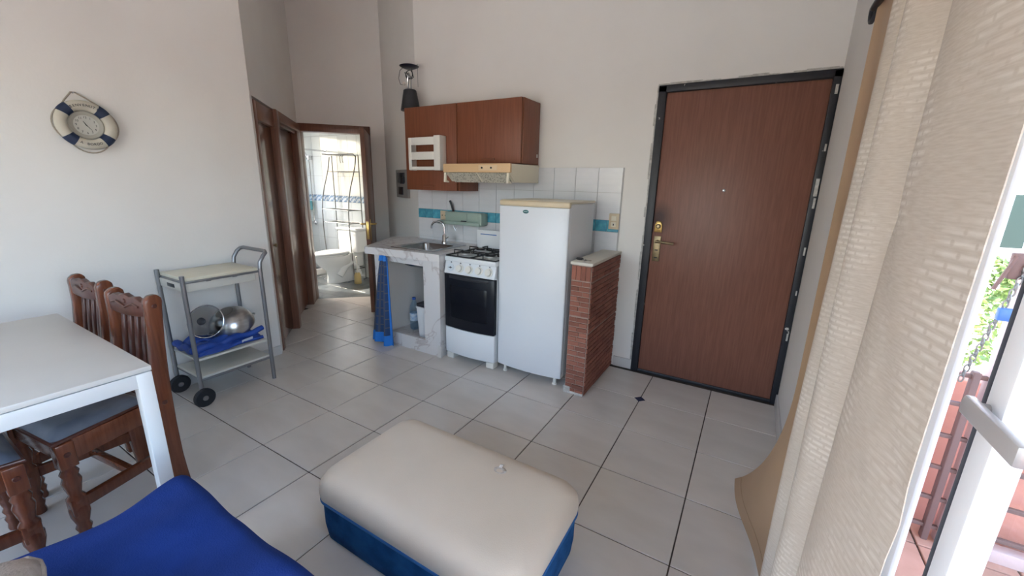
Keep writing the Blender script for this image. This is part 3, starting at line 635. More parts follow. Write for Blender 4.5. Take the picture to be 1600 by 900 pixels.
# ------------------------------------------------------------------ stove
t = thing('stove', 'white gas stove with black oven door between counter and fridge', 'stove', (.31, .44, 0))
sx0, sx1, sy, syb = .078, .540, .225, .70
sm = (sx0+sx1)/2
put('body', B().box(sx0, sx1, sy+.03, syb, .05, .80, .006), m_white, t)
def bow(z0, z1, out, th, x0=sx0, x1=sx1):             # a front panel that bows outwards slightly
    pts = [(x0+(x1-x0)*k/14, sy+out-.022*math.sin(PI*k/14)) for k in range(15)]
    return B().prism(pts+[(x1, sy+th), (x0, sy+th)], z0, z1, .003)
dr = put('drawer', bow(.055, .268, .005, .035), m_white, t)
dd = put('oven_door', bow(.275, .70, .0, .035), m_bglass, t)
pts = [(sx0+.05+(sx1-sx0-.1)*k/12, sy-.006-.022*math.sin(PI*(.05+.9*k/12))) for k in range(13)]
put('door_handle', B().prism(pts+[(sx1-.05, sy+.0), (sx0+.05, sy+.0)], .672, .694, .003), m_black, dd)
put('window', B().prism([(sx0+.06+(sx1-sx0-.12)*k/12, sy-.003-.022*math.sin(PI*(.11+.78*k/12))) for k in range(13)]+[(sx1-.06, sy), (sx0+.06, sy)], .36, .62, .002), mat('oven_window', (.004, .005, .009, 1), .25, spec=.25), dd)
pn = put('control_panel', B().ext([(sy-.006, .706), (sy+.02, .800), (sy+.05, .800), (sy+.05, .706)], 'x', sx0, sx1, .004), m_white, t)
nrm = Vector((0, -.094, .026)).normalized()
for k in range(5):
    x = sx0+.058+.088*k; c = Vector((x, sy+.006, .752))
    if k == 0:
        put('dial_mark', B().cyl(c+nrm*.0, c+nrm*.0035, .030, 24), mat('pale_dial', (.62, .68, .72, 1), .4), pn); put('symbol', B().box(x-.016, x+.016, c.y-.007, c.y-.004, .750, .755).box(x-.002, x+.002, c.y-.007, c.y-.004, .744, .761), m_dark_mark, pn)
    else:
        kb = put('knob', B().lathe([(.0, 0), (.033, 0), (.033, .004), (.026, .006), (.024, .024), (.0, .026)], c, nrm, 26), m_wplastic, pn)
    put('flame_mark', B().ext([(x-.006, .789), (x+.006, .789), (x, .796)], 'y', sy+.012, sy+.018), m_dark_mark, pn)
put('hob', B().box(sx0-.002, sx1+.002, sy+.008, syb, .80, .835, .006), m_white, t)
lid = put('glass_lid', B().box(sx0+.0, sx1, .655, .672, .845, 1.005, .006), m_white, t); put('lid_stripe', B().box(sx0+.04, sx0+.2, .6535, .6545, .965, .972), m_blue_mark, lid)
for i, (x, y, r) in enumerate([(.195, .345, .042), (.425, .345, .05), (.195, .545, .045), (.425, .545, .035)]):
    bn = put('burner', B().lathe([(.0, 0), (r+.022, 0), (r+.026, .004), (r+.012, .006), (r, .012), (r, .02), (0, .02)], (x, y, .835), n=26), m_burner, t)
    put('burner_cap', B().lathe([(0, 0), (r*.8, 0), (r*.84, .004), (r*.76, .010), (0, .011)], (x, y, .855), n=24), m_iron, bn)
for gx0, gx1 in ((.085, .305), (.315, .535)):
    b = B(); zg = .872; y0, y1 = .245, .645
    pts = [(gx0, y0, .84), (gx1, y0, .84), (gx1, y1, .84), (gx0, y1, .84)]
    b.tube(pts, .005, 8, closed=True)
    for cy in (.345, .545):
        cx = (gx0+gx1)/2
        for ex, ey in ((gx0, cy), (gx1, cy)):
            sgn = 1 if ex > cx else -1
            b.tube([(ex, ey, .84), (ex, ey, zg), (cx+sgn*.028, ey, zg)], .0048, 8)
        for ey, sg in (((y0 if cy < .45 else .45), -1), ((.45 if cy < .45 else y1), 1)):
            b.tube([(cx, ey, .84), (cx, ey, zg), (cx, cy+sg*.028, zg)], .0048, 8)
    b.tube([(gx0, .445, .84), (gx1, .445, .84)], .005, 8)
    put('grate', b, m_iron, t)
for x in (sx0+.04, sx1-.04):
    for y in (sy+.035, syb-.05): put('foot', B().box(x-.035, x+.035, y-.03, y+.04, 0, .05, .008), m_wplastic, t)

# ------------------------------------------------------------------ fridge
t = thing('fridge', 'tall white single door fridge with cream top edge', 'fridge', (.81, .48, 0))
fx0, fx1, fy0, fy1 = .552, 1.075, .262, .735
put('cabinet', B().box(fx0+.004, fx1-.002, fy0+.035, fy1, .05, 1.262, .012, 3), m_fridge, t)
def fdoor(x0, x1, z0, z1, yb, bulge=.028, m=16):
    pts = [(x0+(x1-x0)*k/m, fy0-bulge*math.sin(PI*k/m)**.8) for k in range(m+1)]
    return B().prism(pts+[(x1, yb), (x0, yb)], z0, z1, .008)
dr = put('door', fdoor(fx0, fx1, .055, 1.238, fy0+.03), m_fridge, t, 50)
put('seal', B().box(fx0+.01, fx1-.01, fy0+.028, fy0+.037, .06, 1.24), mat('grey_seal', (.45, .45, .46, 1), .6), t)
put('top_edge', fdoor(fx0-.001, fx1+.001, 1.238, 1.275, fy0+.03), m_cream, t, 50)
put('top_panel', B().box(fx0, fx1, fy0+.03, fy1+.003, 1.262, 1.278, .005), m_cream2, t)
put('badge', B().lathe([(0, 0), (.022, 0), (.022, .002), (.018, .0035), (0, .0035)], (.775, fy0-.0275, 1.205), (0, -1, 0), 24, 1, .55), mat('teal_badge', (.05, .16, .17, 1), .25, .3), dr)
put('badge_text', B().text('Continental', .0085, Matrix.Translation((.775, fy0-.0312, 1.205)) @ Matrix.Rotation(PI/2, 4, 'X'), .0002) if False else B().box(.762, .788, fy0-.0318, fy0-.0308, 1.2035, 1.2065), mat('silver_print', (.6, .65, .65, 1), .3), dr)
for x in (fx0+.06, fx1-.05):
    for y in (fy0+.02, fy1-.05): put('foot', B().lathe([(.018, 0), (.018, .012), (.012, .015), (.012, .056), (0, .056)], (x, y, 0), n=14), m_wplastic, t)

# ------------------------------------------------------------------ brick pier
t = thing('brick_pier', 'low brick faced half wall with cream cap beside the fridge', 'half wall', (1.195, .52, 0))
hx0, hx1, hy0 = 1.130, 1.262, .222
put('core', B().box(hx0, hx1, hy0, YB-.001, 0, .895), m_mortar, t)
put('cap', B().box(hx0-.008, hx1+.010, hy0-.012, YB-.001, .895, .914, .003), m_cap, t)
put('plaster_foot', B().box(hx0-.012, hx0+.04, hy0-.014, hy0+.03, 0, .05, .006).box(hx0-.01, hx1, hy0-.010, hy0, 0, .02, .003), m_plaster, t)
bk_f = mesh_of(B().box(-.5, .5, -.008, 0, -.5, .5), m_brick, 20); bk_s = mesh_of(B().box(0, .008, -.5, .5, -.5, .5), m_brick, 20)
rg = random.Random(5)
x = hx0+.002; wv = (hx1-hx0-.004)/4
for k in range(4): inst(bk_f, 'brick', (x+wv*(k+.5), hy0, .842), t, sc=(wv-.004, rg.uniform(.7, 1.1), .09))
ph = .0335; row = 0; z = .790
while z > .03:
    sp = (.42 if row % 2 else .58)+rg.uniform(-.05, .05); w = hx1-hx0-.003; a = hx0+.0015
    for x0, x1 in ((a, a+w*sp), (a+w*sp, a+w)): inst(bk_f, 'brick', ((x0+x1)/2, hy0, z-ph/2), t, sc=(x1-x0-.005, rg.uniform(.6, 1.2), ph-.0075))
    z -= ph; row += 1
    if row in (7, 15): z -= .006
row = 0; z = .890
while z > .03:
    y = hy0+.004-(.06 if row % 2 else 0)
    while y < YB-.01:
        y0 = max(y, hy0+.004); y1 = min(y+.122, YB-.004)
        if y1-y0 > .02: inst(bk_s, 'brick', (hx1, (y0+y1)/2, z-ph/2), t, sc=(rg.uniform(.5, 1.1), y1-y0-.005, ph-.0075))
        y += .122
    z -= ph; row += 1
    if row in (3, 13): z -= .008
t = thing('keys', 'bunch of keys with black fob on the brick half wall', 'keys', (1.16, .30, .914))
kx0, ky0, kz0 = 1.165, .30, .9145
put('fob', B().lathe([(0, 0), (.022, 0), (.026, .006), (.020, .013), (0, .015)], (kx0-.015, ky0, kz0), n=16, sy=.7), m_black, t)
put('ring', B().tube([(kx0+.018+.013*math.cos(a), ky0-.01+.013*math.sin(a), kz0+.003+.002*math.sin(a*2)) for a in [2*PI*k/16 for k in range(16)]], .0018, 6, closed=True), m_chrome, t)
for a, l_ in ((-.5, .05), (-1.2, .045), (.2, .042)):
    c, s_ = math.cos(a), math.sin(a); q = Vector((kx0+.026, ky0-.018, kz0+.002)); e = q+Vector((c, s_, 0))*l_
    put('key', B().lathe([(0, 0), (.011, 0), (.011, .0025), (0, .0025)], q+Vector((c, s_, 0))*.008, n=12).tube([q, e], .0026, 5), m_brassd if a > 0 else m_chrome, t)

# ------------------------------------------------------------------ wall cabinets, hood, shelf, outlets
t = thing('wall_cabinet', 'brown wall cabinet with plastic rack on its door', 'cabinet', (-.33, .69, 1.315))
CF = .55
put('body', B().box(-.600, -.046, CF+.02, YB-.012, 1.315, 1.985, .002), m_cab, t)
d = put('door', B().box(-.602, -.046, CF, CF+.019, 1.315, 1.985, .003), m_cab, t); put('handle', B().box(-.40, -.29, CF-.012, CF, 1.345, 1.358, .003), m_cab, d)
put('bottom_panel', B().box(-.046, .185, CF+.02, YB-.012, 1.315, 1.333, .002), m_cab, t) if False else None
put('side_panel', B().box(-.046, -.028, CF+.02, YB-.012, 1.315, 1.53, .002), m_cab, t)
t = thing('wall_cabinet', 'brown wall cabinet above the range hood', 'cabinet', (.25, .69, 1.53))
put('body', B().box(-.026, .552, CF+.02, YB-.012, 1.530, 1.985, .002), m_cab, t)
d = put('door', B().box(-.040, .545, CF, CF+.019, 1.530, 1.985, .003), m_cab, t); put('handle', B().box(.20, .32, CF-.012, CF, 1.556, 1.569, .003), m_cab, d)
put('sticker', B().box(.5521, .5529, YB-.05, YB-.03, 1.585, 1.61), m_wplastic, t)
# plastic rack on the door
t = thing('plate_rack', 'white two-tier plastic rack hung on the left cabinet door', 'rack', (-.33, CF, 1.48))
qx0, qx1, qy = -.488, -.150, CF-.075
put('side', B().box(qx1-.012, qx1, qy, CF-.001, 1.475, 1.745, .004), m_wplastic, t); put('side', B().box(qx0, qx0+.012, qy, CF-.001, 1.475, 1.735, .004), m_wplastic, t)
put('front_panel', B().box(qx0, qx1-.06, qy-.006, qy, 1.675, 1.735, .003), m_wplastic, t)
put('front_panel', B().box(qx0, qx1-.06, qy-.006, qy, 1.56, 1.622, .003), m_wplastic, t)
put('bottom_rail', B().box(qx0, qx1-.06, qy-.006, qy, 1.478, 1.505, .003), m_wplastic, t)
put('corner_post', B().box(qx1-.065, qx1, qy-.008, qy+.002, 1.475, 1.745, .004), m_wplastic, t); put('corner_post', B().box(qx0-.003, qx0+.03, qy-.008, qy+.002, 1.478, 1.735, .004), m_wplastic, t)
for z in (1.478, 1.60): put('tray', B().box(qx0+.01, qx1-.01, qy, CF-.03, z, z+.005, .001), m_wplastic, t)
put('top_rail', B().box(qx0, qx1, CF-.012, CF-.001, 1.715, 1.745, .003), m_wplastic, t)
# range hood
t = thing('range_hood', 'cream range hood with wood toned front strip under the cabinet', 'hood', (.28, .6, 1.39))
put('body', B().ext([(.372, 1.455), (.372, 1.52), (YB-.012, 1.527), (YB-.012, 1.392), (.45, 1.392)], 'x', -.018, .560, .004), m_cream2, t)
put('front_strip', B().box(-.022, .578, .350, .374, 1.457, 1.520, .005), mat('peach_plastic', (.68, .45, .24, 1), .45), t)
pl_ = put('switch_panel', B().box(.31, .47, .3485, .351, 1.472, 1.508, .001), mat('tan_plate', (.70, .52, .32, 1), .45), t)
for x in (.34, .42): put('switch', B().lathe([(0, 0), (.007, 0), (.007, .004), (0, .005)], (x, .3485, 1.49), (0, -1, 0), 12), m_black, pl_)
fm = mat('filter_mesh', (.52, .48, .38, 1), .4); nn = fm.node_tree.nodes; ll = fm.node_tree.links
wv_ = nn.new('ShaderNodeTexVoronoi'); wv_.inputs['Scale'].default_value = 70; tc_ = nn.new('ShaderNodeTexCoord'); rp_ = nn.new('ShaderNodeValToRGB')
rp_.color_ramp.elements[0].position = .25; rp_.color_ramp.elements[1].position = .5; rp_.color_ramp.elements[0].color = (.28, .26, .20, 1); rp_.color_ramp.elements[1].color = (.60, .56, .46, 1)
ll.new(tc_.outputs['Object'], wv_.inputs['Vector']); ll.new(wv_.outputs['Distance'], rp_.inputs[0]); ll.new(rp_.outputs[0], nn['Principled BSDF'].inputs['Base Color'])
for x0, x1 in ((.02, .27), (.29, .54)): put('filter', B().ext([(.366, 1.455), (.371, 1.457), (.449, 1.389), (.445, 1.386)], 'x', x0, x1), fm, t)
for x0, sg in ((-.02, 1), (.545, 1)): put('bracket', B().ext([(.358, 1.457), (.375, 1.457), (.372, 1.40), (.40, 1.392), (.40, 1.382), (.352, 1.385)], 'x', x0, x0+.018, .002), m_cream2, t)
# pale green shelf holder with a knife
t = thing('utensil_shelf', 'pale green plastic utensil holder on the tiles behind the faucet', 'holder', (-.12, .79, 1.03))
put('back_box', B().box(-.345, .045, .755, YB-.012, 1.045, 1.128, .004), m_green, t)
put('ledge', B().box(-.41, .06, .715, YB-.012, 1.018, 1.048, .005), m_green, t)
put('divider', B().box(-.10, -.096, .7535, .756, 1.052, 1.122), mat('darker_green_line', (.22, .29, .25, 1), .5), t)  # divider strip in a darker green than the holder
put('side_cap', B().box(.035, .075, .725, YB-.012, 1.024, 1.125, .01), m_green, t)
put('hook', B().tube([(-.235, .73, 1.02), (-.225, .725, .995), (-.205, .73, .965), (-.20, .735, .99), (-.205, .74, 1.02)], .005, 8), m_steel, t)
t = thing('knife', 'black handled knife standing in the green utensil holder', 'knife', (-.30, .80, 1.12))
put('handle', B().tube([(-.285, .80, 1.118), (-.30, .80, 1.17), (-.315, .80, 1.205), (-.325, .80, 1.222)], .010, 10), m_black, t); put('blade', B().ext([(-.295, 1.06), (-.272, 1.06), (-.272, 1.12), (-.295, 1.12)], 'y', .798, .800), m_steel, t)
tag(put('clip', B().box(-.155, -.10, .735, .75, 1.0485, 1.058, .003), m_black), 'small black clip lying on the green utensil holder ledge', 'clip')
def outlet(name, x, z, w, h, label, mm):
    t = thing(name, label, 'outlet', (x, YB, z))
    pl = put('plate', B().box(x-w/2, x+w/2, YB-.020, YB-.0105, z-h/2, z+h/2, .003), mm, t)
    return t, pl
t, pl = outlet('wall_outlet', -.415, 1.085, .085, .085, 'yellowed wall outlet beside the green utensil holder', m_cream)
b = B()
for dx in (-.018, .018): b.lathe([(0, 0), (.006, 0), (.006, .001), (0, .001)], (-.415+dx, YB-.0199, 1.085), (0, -1, 0), 10)
put('socket_hole', b, m_black, pl)
t, pl = outlet('wall_outlet', 1.197, 1.13, .075, .115, 'yellowed wall switch above the brick half wall', m_cream)
put('switch_button', B().box(1.178, 1.216, YB-.024, YB-.019, 1.135, 1.170, .002).box(1.178, 1.216, YB-.024, YB-.019, 1.09, 1.125, .002), m_cream2, pl); put('socket_hole', B().box(1.193, 1.201, YB-.0245, YB-.0235, 1.10, 1.114), m_black, pl)
# electric meter box on the angled wall
kd = (Vector(EB)-Vector(KB)).normalized(); kn_ = Vector((kd.y, -kd.x))
if kn_.y > 0: kn_ = -kn_
def A4(t_, o_): q = Vector(KB)+kd*t_+kn_*o_; return (q.x, q.y)
t = thing('breaker_box', 'grey electrical box on the angled wall beside the cabinet', 'breaker box', (*A4(.38, 0), 1.2))
put('case', B().prism([A4(.24, 0), A4(.58, 0), A4(.58, .03), A4(.24, .03)], 1.22, 1.50, .005), mat('grey_box', (.24, .23, .22, 1), .5), t)
put('window', B().prism([A4(.30, .028), A4(.52, .028), A4(.52, .033), A4(.30, .033)], 1.37, 1.47, .002), mat('smoke_window', (.05, .05, .06, 1), .2), t)
put('breaker', B().prism([A4(.32, .028), A4(.42, .028), A4(.42, .045), A4(.32, .045)], 1.36, 1.43, .003).prism([A4(.36, .028), A4(.50, .028), A4(.50, .036), A4(.36, .036)], 1.25, 1.33, .003), m_black, t)
# black lamp on the cabinet
t = thing('table_lamp', 'black cone lamp with wire loops and flat dish on the cabinet', 'lamp', (-.61, .67, 1.985))
lx, ly = -.607, .68
put('cone_base', B().lathe([(.084, 0), (.084, .008), (.055, .165), (.045, .172), (0, .175)], (lx-.045, ly, 1.985), n=28), m_black, t)
lx -= .045
put('prong', B().tube([(lx-.022, ly, 2.155), (lx-.02, ly, 2.235), (lx-.005, ly-.008, 2.27), (lx-.03, ly-.006, 2.295)], .006, 8).tube([(lx+.016, ly, 2.155), (lx+.015, ly, 2.25), (lx-.002, ly-.008, 2.285)], .006, 8), m_chrome, t)
put('ring', B().tube([(lx+.04*math.cos(a), ly-.004, 2.275+.034*math.sin(a)) for a in [2*PI*k/20 for k in range(20)]], .003, 6, closed=True), m_black, t)
put('wire_stand', B().tube([(lx-.052, ly, 2.30), (lx-.03, ly, 2.26), (lx+.02, ly, 2.24), (lx+.045, ly, 2.25), (lx+.03, ly, 2.30), (lx+.03, ly, 2.345)], .004, 6), m_black, t)
put('dish', B().lathe([(0, 0), (.05, 0), (.078, .012), (.083, .017), (.05, .028), (0, .034)], (lx+.0, ly, 2.325), n=28), mat('dark_navy_dish', (.02, .02, .035, 1), .3), t)
put('wire_loop', B().tube([(lx-.07, ly, 2.34), (lx-.11, ly, 2.32), (lx-.13, ly, 2.26), (lx-.11, ly, 2.21), (lx-.07, ly, 2.20), (lx-.055, ly, 2.205)], .003, 6).tube([(lx-.06, ly+.05, 2.185), (lx-.06, ly+.05, 2.34)], .002, 6).tube([(lx+.095, ly, 2.17), (lx+.095, ly, 2.35)], .0015, 6), m_wire, t)
put('bulb', B().lathe([(0, 0), (.014, .006), (.016, .018), (.01, .03), (0, .032)], (lx-.065, ly, 2.195), n=14), mat('frosted_bulb', (.6, .56, .5, 1), .3), t)

# ------------------------------------------------------------------ serving trolley
t = thing('serving_trolley', 'grey tube serving trolley with pale wood top against the left wall', 'trolley', (-.865, -.95, 0))
tx0, tx1, ty0, ty1 = -1.03, -.70, -1.172, -.735
put('top', B().box(tx0+.005, tx1-.003, ty0+.010, ty1-.014, .786, .806, .004), m_maple, t)
put('top_rail', B().box(tx0+.0, tx1+.002, ty0+.006, ty1-.006, .773, .787, .003), m_tube, t)
dr = put('drawer', B().box(tx0+.012, tx1-.010, ty0+.002, ty1-.03, .722, .773, .003), m_shelf, t); put('grip', B().box(tx0+.12, tx1-.12, ty0-.0015, ty0+.003, .737, .758, .001), m_black, dr)
put('knob', B().box(tx1-.006, tx1+.004, ty0+.12, ty0+.145, .77, .777, .001).box(tx1-.006, tx1+.004, ty1-.17, ty1-.145, .77, .777, .001), m_tube, t)
put('shelf', B().box(tx0+.008, tx1-.004, ty0+.006, ty1-.008, .284, .300, .004), m_shelf, t)
lo = put('shelf', B().box(tx0+.008, tx1-.004, ty0+.006, ty1-.008, .168, .184, .004), m_shelf, t)
put('shelf_rail', B().box(tx0+.004, tx1, ty0+.01, ty1-.01, .154, .168, .002), m_tube, t)
for x in (tx0, tx1): put('leg', B().tube([(x, ty0, .045), (x, ty0, .822)], .0125, 12), m_tube, t)
hy = ty1+.005
for x in (tx0, tx1): put('leg', B().tube([(x, ty1, .0), (x, ty1, .80)], .0125, 12), m_tube, t)
put('handle', B().tube([(tx1, ty1, .80), (tx1, ty1+.005, .84), (tx1, ty1+.03, .88), (tx1-.005, ty1+.05, .897), (tx1-.03, ty1+.06, .905), (tx0+.03, ty1+.06, .905), (tx0+.005, ty1+.05, .897), (tx0, ty1+.03, .88), (tx0, ty1+.005, .84), (tx0, ty1, .80)], .0125, 12), m_tube, t)
for x in (tx0, tx1):
    w = put('wheel', B().lathe([(0, -.014), (.05, -.014), (.058, -.008), (.058, .008), (.05, .014), (0, .014)], (x+.022, ty0, .058), (1, 0, 0), 28), m_rubber, t)
    put('hub', B().lathe([(0, 0), (.016, 0), (.014, .006), (0, .008)], (x+.036, ty0, .058), (1, 0, 0), 14), m_tube, w)
# blue bag on its shelf
t = thing('cloth_bag', 'royal blue folded cloth bag lying on the trolley shelf under the pot', 'bag', (-.86, -.98, .30))
def bag(u, v):
    y = -1.155+.40*u; x = -1.0+.275*v
    e = min(1, 8*u*(1-u)+.02)*min(1, 7*v*(1-v)+.02)
    z = .302+.075*e**.6+.010*math.sin(u*9+v*4)*e+.008*math.sin(v*17+u*5)*e-.012*math.exp(-((u-.45)/.25)**2-((v-.5)/.3)**2)
    return Vector((x+.02*math.sin(u*6), y, max(z, .302)))
put('body', B().grid(bag, 36, 26, .004), m_bluebag, t, 80)
put('rolled_edge', B().tube([(-.742+.006*math.sin(k*1.3), -1.15+.40*k/12, .345+.024*k/12+.010*math.sin(k*1.2)) for k in range(13)], .026, 10, r1=.018).tube([(-.985+.018*k, -1.16, .342+.008*math.sin(k)) for k in range(14)], .022, 10), m_bluebag, t, 80)
put('second_fold', B().tube([(-.732+.004*math.sin(k*1.7), -1.145+.385*k/12, .320+.004*math.sin(k)) for k in range(13)], .017, 10, r1=.012), m_bluebag, t, 80)
put('handle', B().tube([(-.85, -1.12, .36), (-.83, -1.07, .372), (-.78, -1.05, .37), (-.75, -1.08, .362), (-.74, -1.12, .358)], .010, 8), m_bluebag, t, 80)
put('print', B().grid(lambda u, v: Vector((-.7155-.003*u, -.90+.07*u, .322+.016*v+.006*u)), 6, 3, .001), mat('white_print', (.5, .55, .65, 1), .6), t)
# pot and lid
t = thing('cooking_pot', 'rounded stainless steel pot lying upside down on the blue bag', 'pot', (-.87, -.86, .36))
ax = Vector((.10, -.42, 1)).normalized(); c0 = Vector((-.87, -.862, .382))
put('body', B().lathe([(.122, 0), (.129, .003), (.134, .02), (.130, .06), (.110, .105), (.078, .132), (.056, .139), (0, .139)], c0, ax, 36), m_steel, t, 60)
put('base_disc', B().lathe([(0, 0), (.052, 0), (.054, .003), (0, .005)], c0+ax*.139, ax, 30), mat('dull_steel', (.30, .29, .28, 1), .45, .9), t)
hb = c0+ax*.04; q = Vector((0, 1, .25)).normalized()
put('handle', B().tube([hb+q*.115+Vector((-.02, 0, 0)), hb+q*.145+Vector((-.022, 0, -.004)), hb+q*.155+Vector((0, 0, -.004)), hb+q*.145+Vector((.022, 0, -.004)), hb+q*.115+Vector((.02, 0, 0))], .005, 8), m_steel, t)
put('handle', B().tube([hb-q*.115+Vector((-.02, 0, 0)), hb-q*.142+Vector((-.022, 0, 0)), hb-q*.15, hb-q*.142+Vector((.022, 0, 0)), hb-q*.115+Vector((.02, 0, 0))], .005, 8), m_steel, t)
t = thing('pot_lid', 'round glass pot lid with steel rim leaning against the pot', 'lid', (-.85, -1.04, .36))
lc = Vector((-.845, -1.035, .482)); la_ = Vector((.55, -.62, .30)).normalized()
put('glass_disc', B().lathe([(.105, 0), (.08, .014), (.04, .024), (0, .027), (0, .024), (.04, .021), (.08, .011), (.104, -.002)], lc, la_, 36), m_lid, t, 60)
qq = Vector((0, 0, 1)).rotation_difference(la_)
put('rim', B().tube([lc+qq @ Vector((.105*math.cos(a), .105*math.sin(a), 0)) for a in [2*PI*k/36 for k in range(36)]], .004, 8, closed=True), m_chrome, t)
put('knob', B().lathe([(.008, .02), (.009, .036), (.022, .042), (.024, .052), (.012, .058), (0, .059)], lc, la_, 20), m_black, t)

# ------------------------------------------------------------------ lifebuoy clock
CY, CZ = -1.340, 1.632
t = thing('wall_clock', 'white lifebuoy clock with navy bands and rope on the left wall', 'clock', (XL, CY, CZ))
cx_ = XL+.030
def torus(b, R, r, a0, a1, n=40, m=14, flat=.75, grow=0):
    V = []
    full_ = abs(a1-a0) > 6.28
    for i in range(n if full_ else n+1):
        a = a0+(a1-a0)*i/n
        V.append([b.bm.verts.new((cx_+(r+grow)*flat*math.sin(2*PI*k/m), CY+(R+(r+grow)*math.cos(2*PI*k/m))*math.cos(a), CZ+(R+(r+grow)*math.cos(2*PI*k/m))*math.sin(a))) for k in range(m)])
    L_ = len(V) if full_ else len(V)-1
    for i in range(L_):
        A, C_ = V[i], V[(i+1) % len(V)]
        for k in range(m): b.bm.faces.new((A[k], A[(k+1) % m], C_[(k+1) % m], C_[k]))
    if not full_: b.bm.faces.new(V[0][::-1]); b.bm.faces.new(V[-1])
    bmesh.ops.recalc_face_normals(b.bm, faces=b.bm.faces[:]); return b
put('buoy_ring', torus(B(), .0975, .0255, 0, 2*PI, 64), m_buoy, t, 60)
for k in range(4):
    a = PI/4+k*PI/2+.02; put('band', torus(B(), .0975, .0255, a-.21, a+.21, 10, 14, .75, .0025), m_navy, t, 60)
put('inner_ring', B().lathe([(.050, 0), (.075, 0), (.075, .014), (.066, .020), (.050, .014), (.050, 0)], (XL+.012, CY, CZ), (1, 0, 0), 40), mat('grey_wood_ring', (.36, .34, .29, 1), .6), t)
put('back_board', B().lathe([(0, 0), (.07, 0), (.07, .012), (0, .012)], (XL, CY, CZ), (1, 0, 0), 32), m_buoy, t)
put('face', B().lathe([(0, 0), (.050, 0), (.050, .003), (0, .003)], (XL+.022, CY, CZ), (1, 0, 0), 36), m_face, t)
FX = XL+.0256
def face_m(y, z, rot=0): return Matrix.Translation((FX, CY+y, CZ+z)) @ Matrix(((0, 0, 1, 0), (1, 0, 0, 0), (0, 1, 0, 0), (0, 0, 0, 1))) @ Matrix.Rotation(rot, 4, 'Z')
b = B()
for k in range(1, 13):
    a = PI/2-k*PI/6; b.text(str(k), .015, face_m(.039*math.cos(a), .039*math.sin(a)), .0004)
put('numerals', b, m_dark_mark, t, smooth=False)
def hand(ang, L, w): 
    d = Vector((0, math.cos(ang), math.sin(ang))); n = Vector((0, -d.z, d.y)); c = Vector((FX+.002, CY, CZ)); b = B()
    v = [b.bm.verts.new(c+d*s_*L+n*w*q+Vector((e, 0, 0))) for e in (0, .0012) for s_, q in ((-.2, -1), (-.2, 1), (1, .4), (1, -.4))]
    b.bm.faces.new(v[:4][::-1]); b.bm.faces.new(v[4:])
    for i in range(4): b.bm.faces.new((v[i], v[(i+1) % 4], v[4+(i+1) % 4], v[4+i]))
    bmesh.ops.recalc_face_normals(b.bm, faces=b.bm.faces[:]); return b
put('hour_hand', hand(math.radians(118), .022, .0022), m_dark_mark, t, smooth=False); put('minute_hand', hand(math.radians(-52), .032, .0016), m_dark_mark, t, smooth=False)
b = B(); word = 'BENVENUTI'
TXR = cx_+.0190
def ring_m(a, R): return Matrix.Translation((TXR, CY+R*math.cos(a), CZ+R*math.sin(a))) @ Matrix(((0, 0, 1, 0), (1, 0, 0, 0), (0, 1, 0, 0), (0, 0, 0, 1)))
for k, ch in enumerate(word): a = PI/2-(k-4)*.135; b.text(ch, .0175, ring_m(a, .0975) @ Matrix.Rotation(a-PI/2, 4, 'Z'), .0012)
for k, ch in enumerate('A BORDO'):
    if ch != ' ': a = -PI/2+(k-3)*.135; b.text(ch, .0175, ring_m(a, .0975) @ Matrix.Rotation(a+PI/2, 4, 'Z'), .0012)
put('lettering', b, m_dark_mark, t, smooth=False)
def onr(a, R, x=0.0): return Vector((cx_+x, CY+R*math.cos(a), CZ+R*math.sin(a)))
put('hanging_rope', B().tube([onr(2.25, .121), Vector((cx_-.012, CY-.062, CZ+.115)), Vector((XL+.008, CY-.028, CZ+.160)), Vector((XL+.008, CY-.012, CZ+.160)), Vector((cx_-.012, CY+.03, CZ+.132)), onr(.92, .121)], .0038, 8), m_rope, t)
for a0, a1, bulge in ((-2.2, -.93, .140), (2.5, 3.8, .128), (-.62, .62, .128)):
    put('rope', B().tube([onr(a0+(a1-a0)*k/10, .121+(bulge-.121)*math.sin(PI*k/10)) for k in range(11)], .0035, 8), m_rope, t)
put('nail', B().cyl((XL, CY-.02, CZ+.157), (XL+.018, CY-.02, CZ+.158), .003, 8), m_steel, t)

# ------------------------------------------------------------------ table
t = thing('dining_table', 'white square-legged dining table beside the left wall', 'table', (-.15, -2.05, 0))
ax0, ax1, ay0, ay1, az = -.672, .360, -2.33, -1.684, .742
put('tabletop', B().box(ax0, ax1, ay0, ay1, az-.018, az, .0025), m_table, t)
put('apron', B().box(ax0+.002, ax1-.002, ay0+.002, ay0+.03, az-.072, az-.021, .002).box(ax0+.002, ax1-.002, ay1-.03, ay1-.002, az-.072, az-.021, .002).box(ax0+.002, ax0+.03, ay0+.03, ay1-.03, az-.072, az-.021, .002).box(ax1-.03, ax1-.002, ay0+.03, ay1-.03, az-.072, az-.021, .002), m_tedge, t)
for x in (ax0+.0225, ax1-.0225):
    for y in (ay0+.0225, ay1-.0225): put('leg', B().box(x-.0215, x+.0215, y-.0215, y+.0215, 0, az-.0215, .002), m_tedge, t)

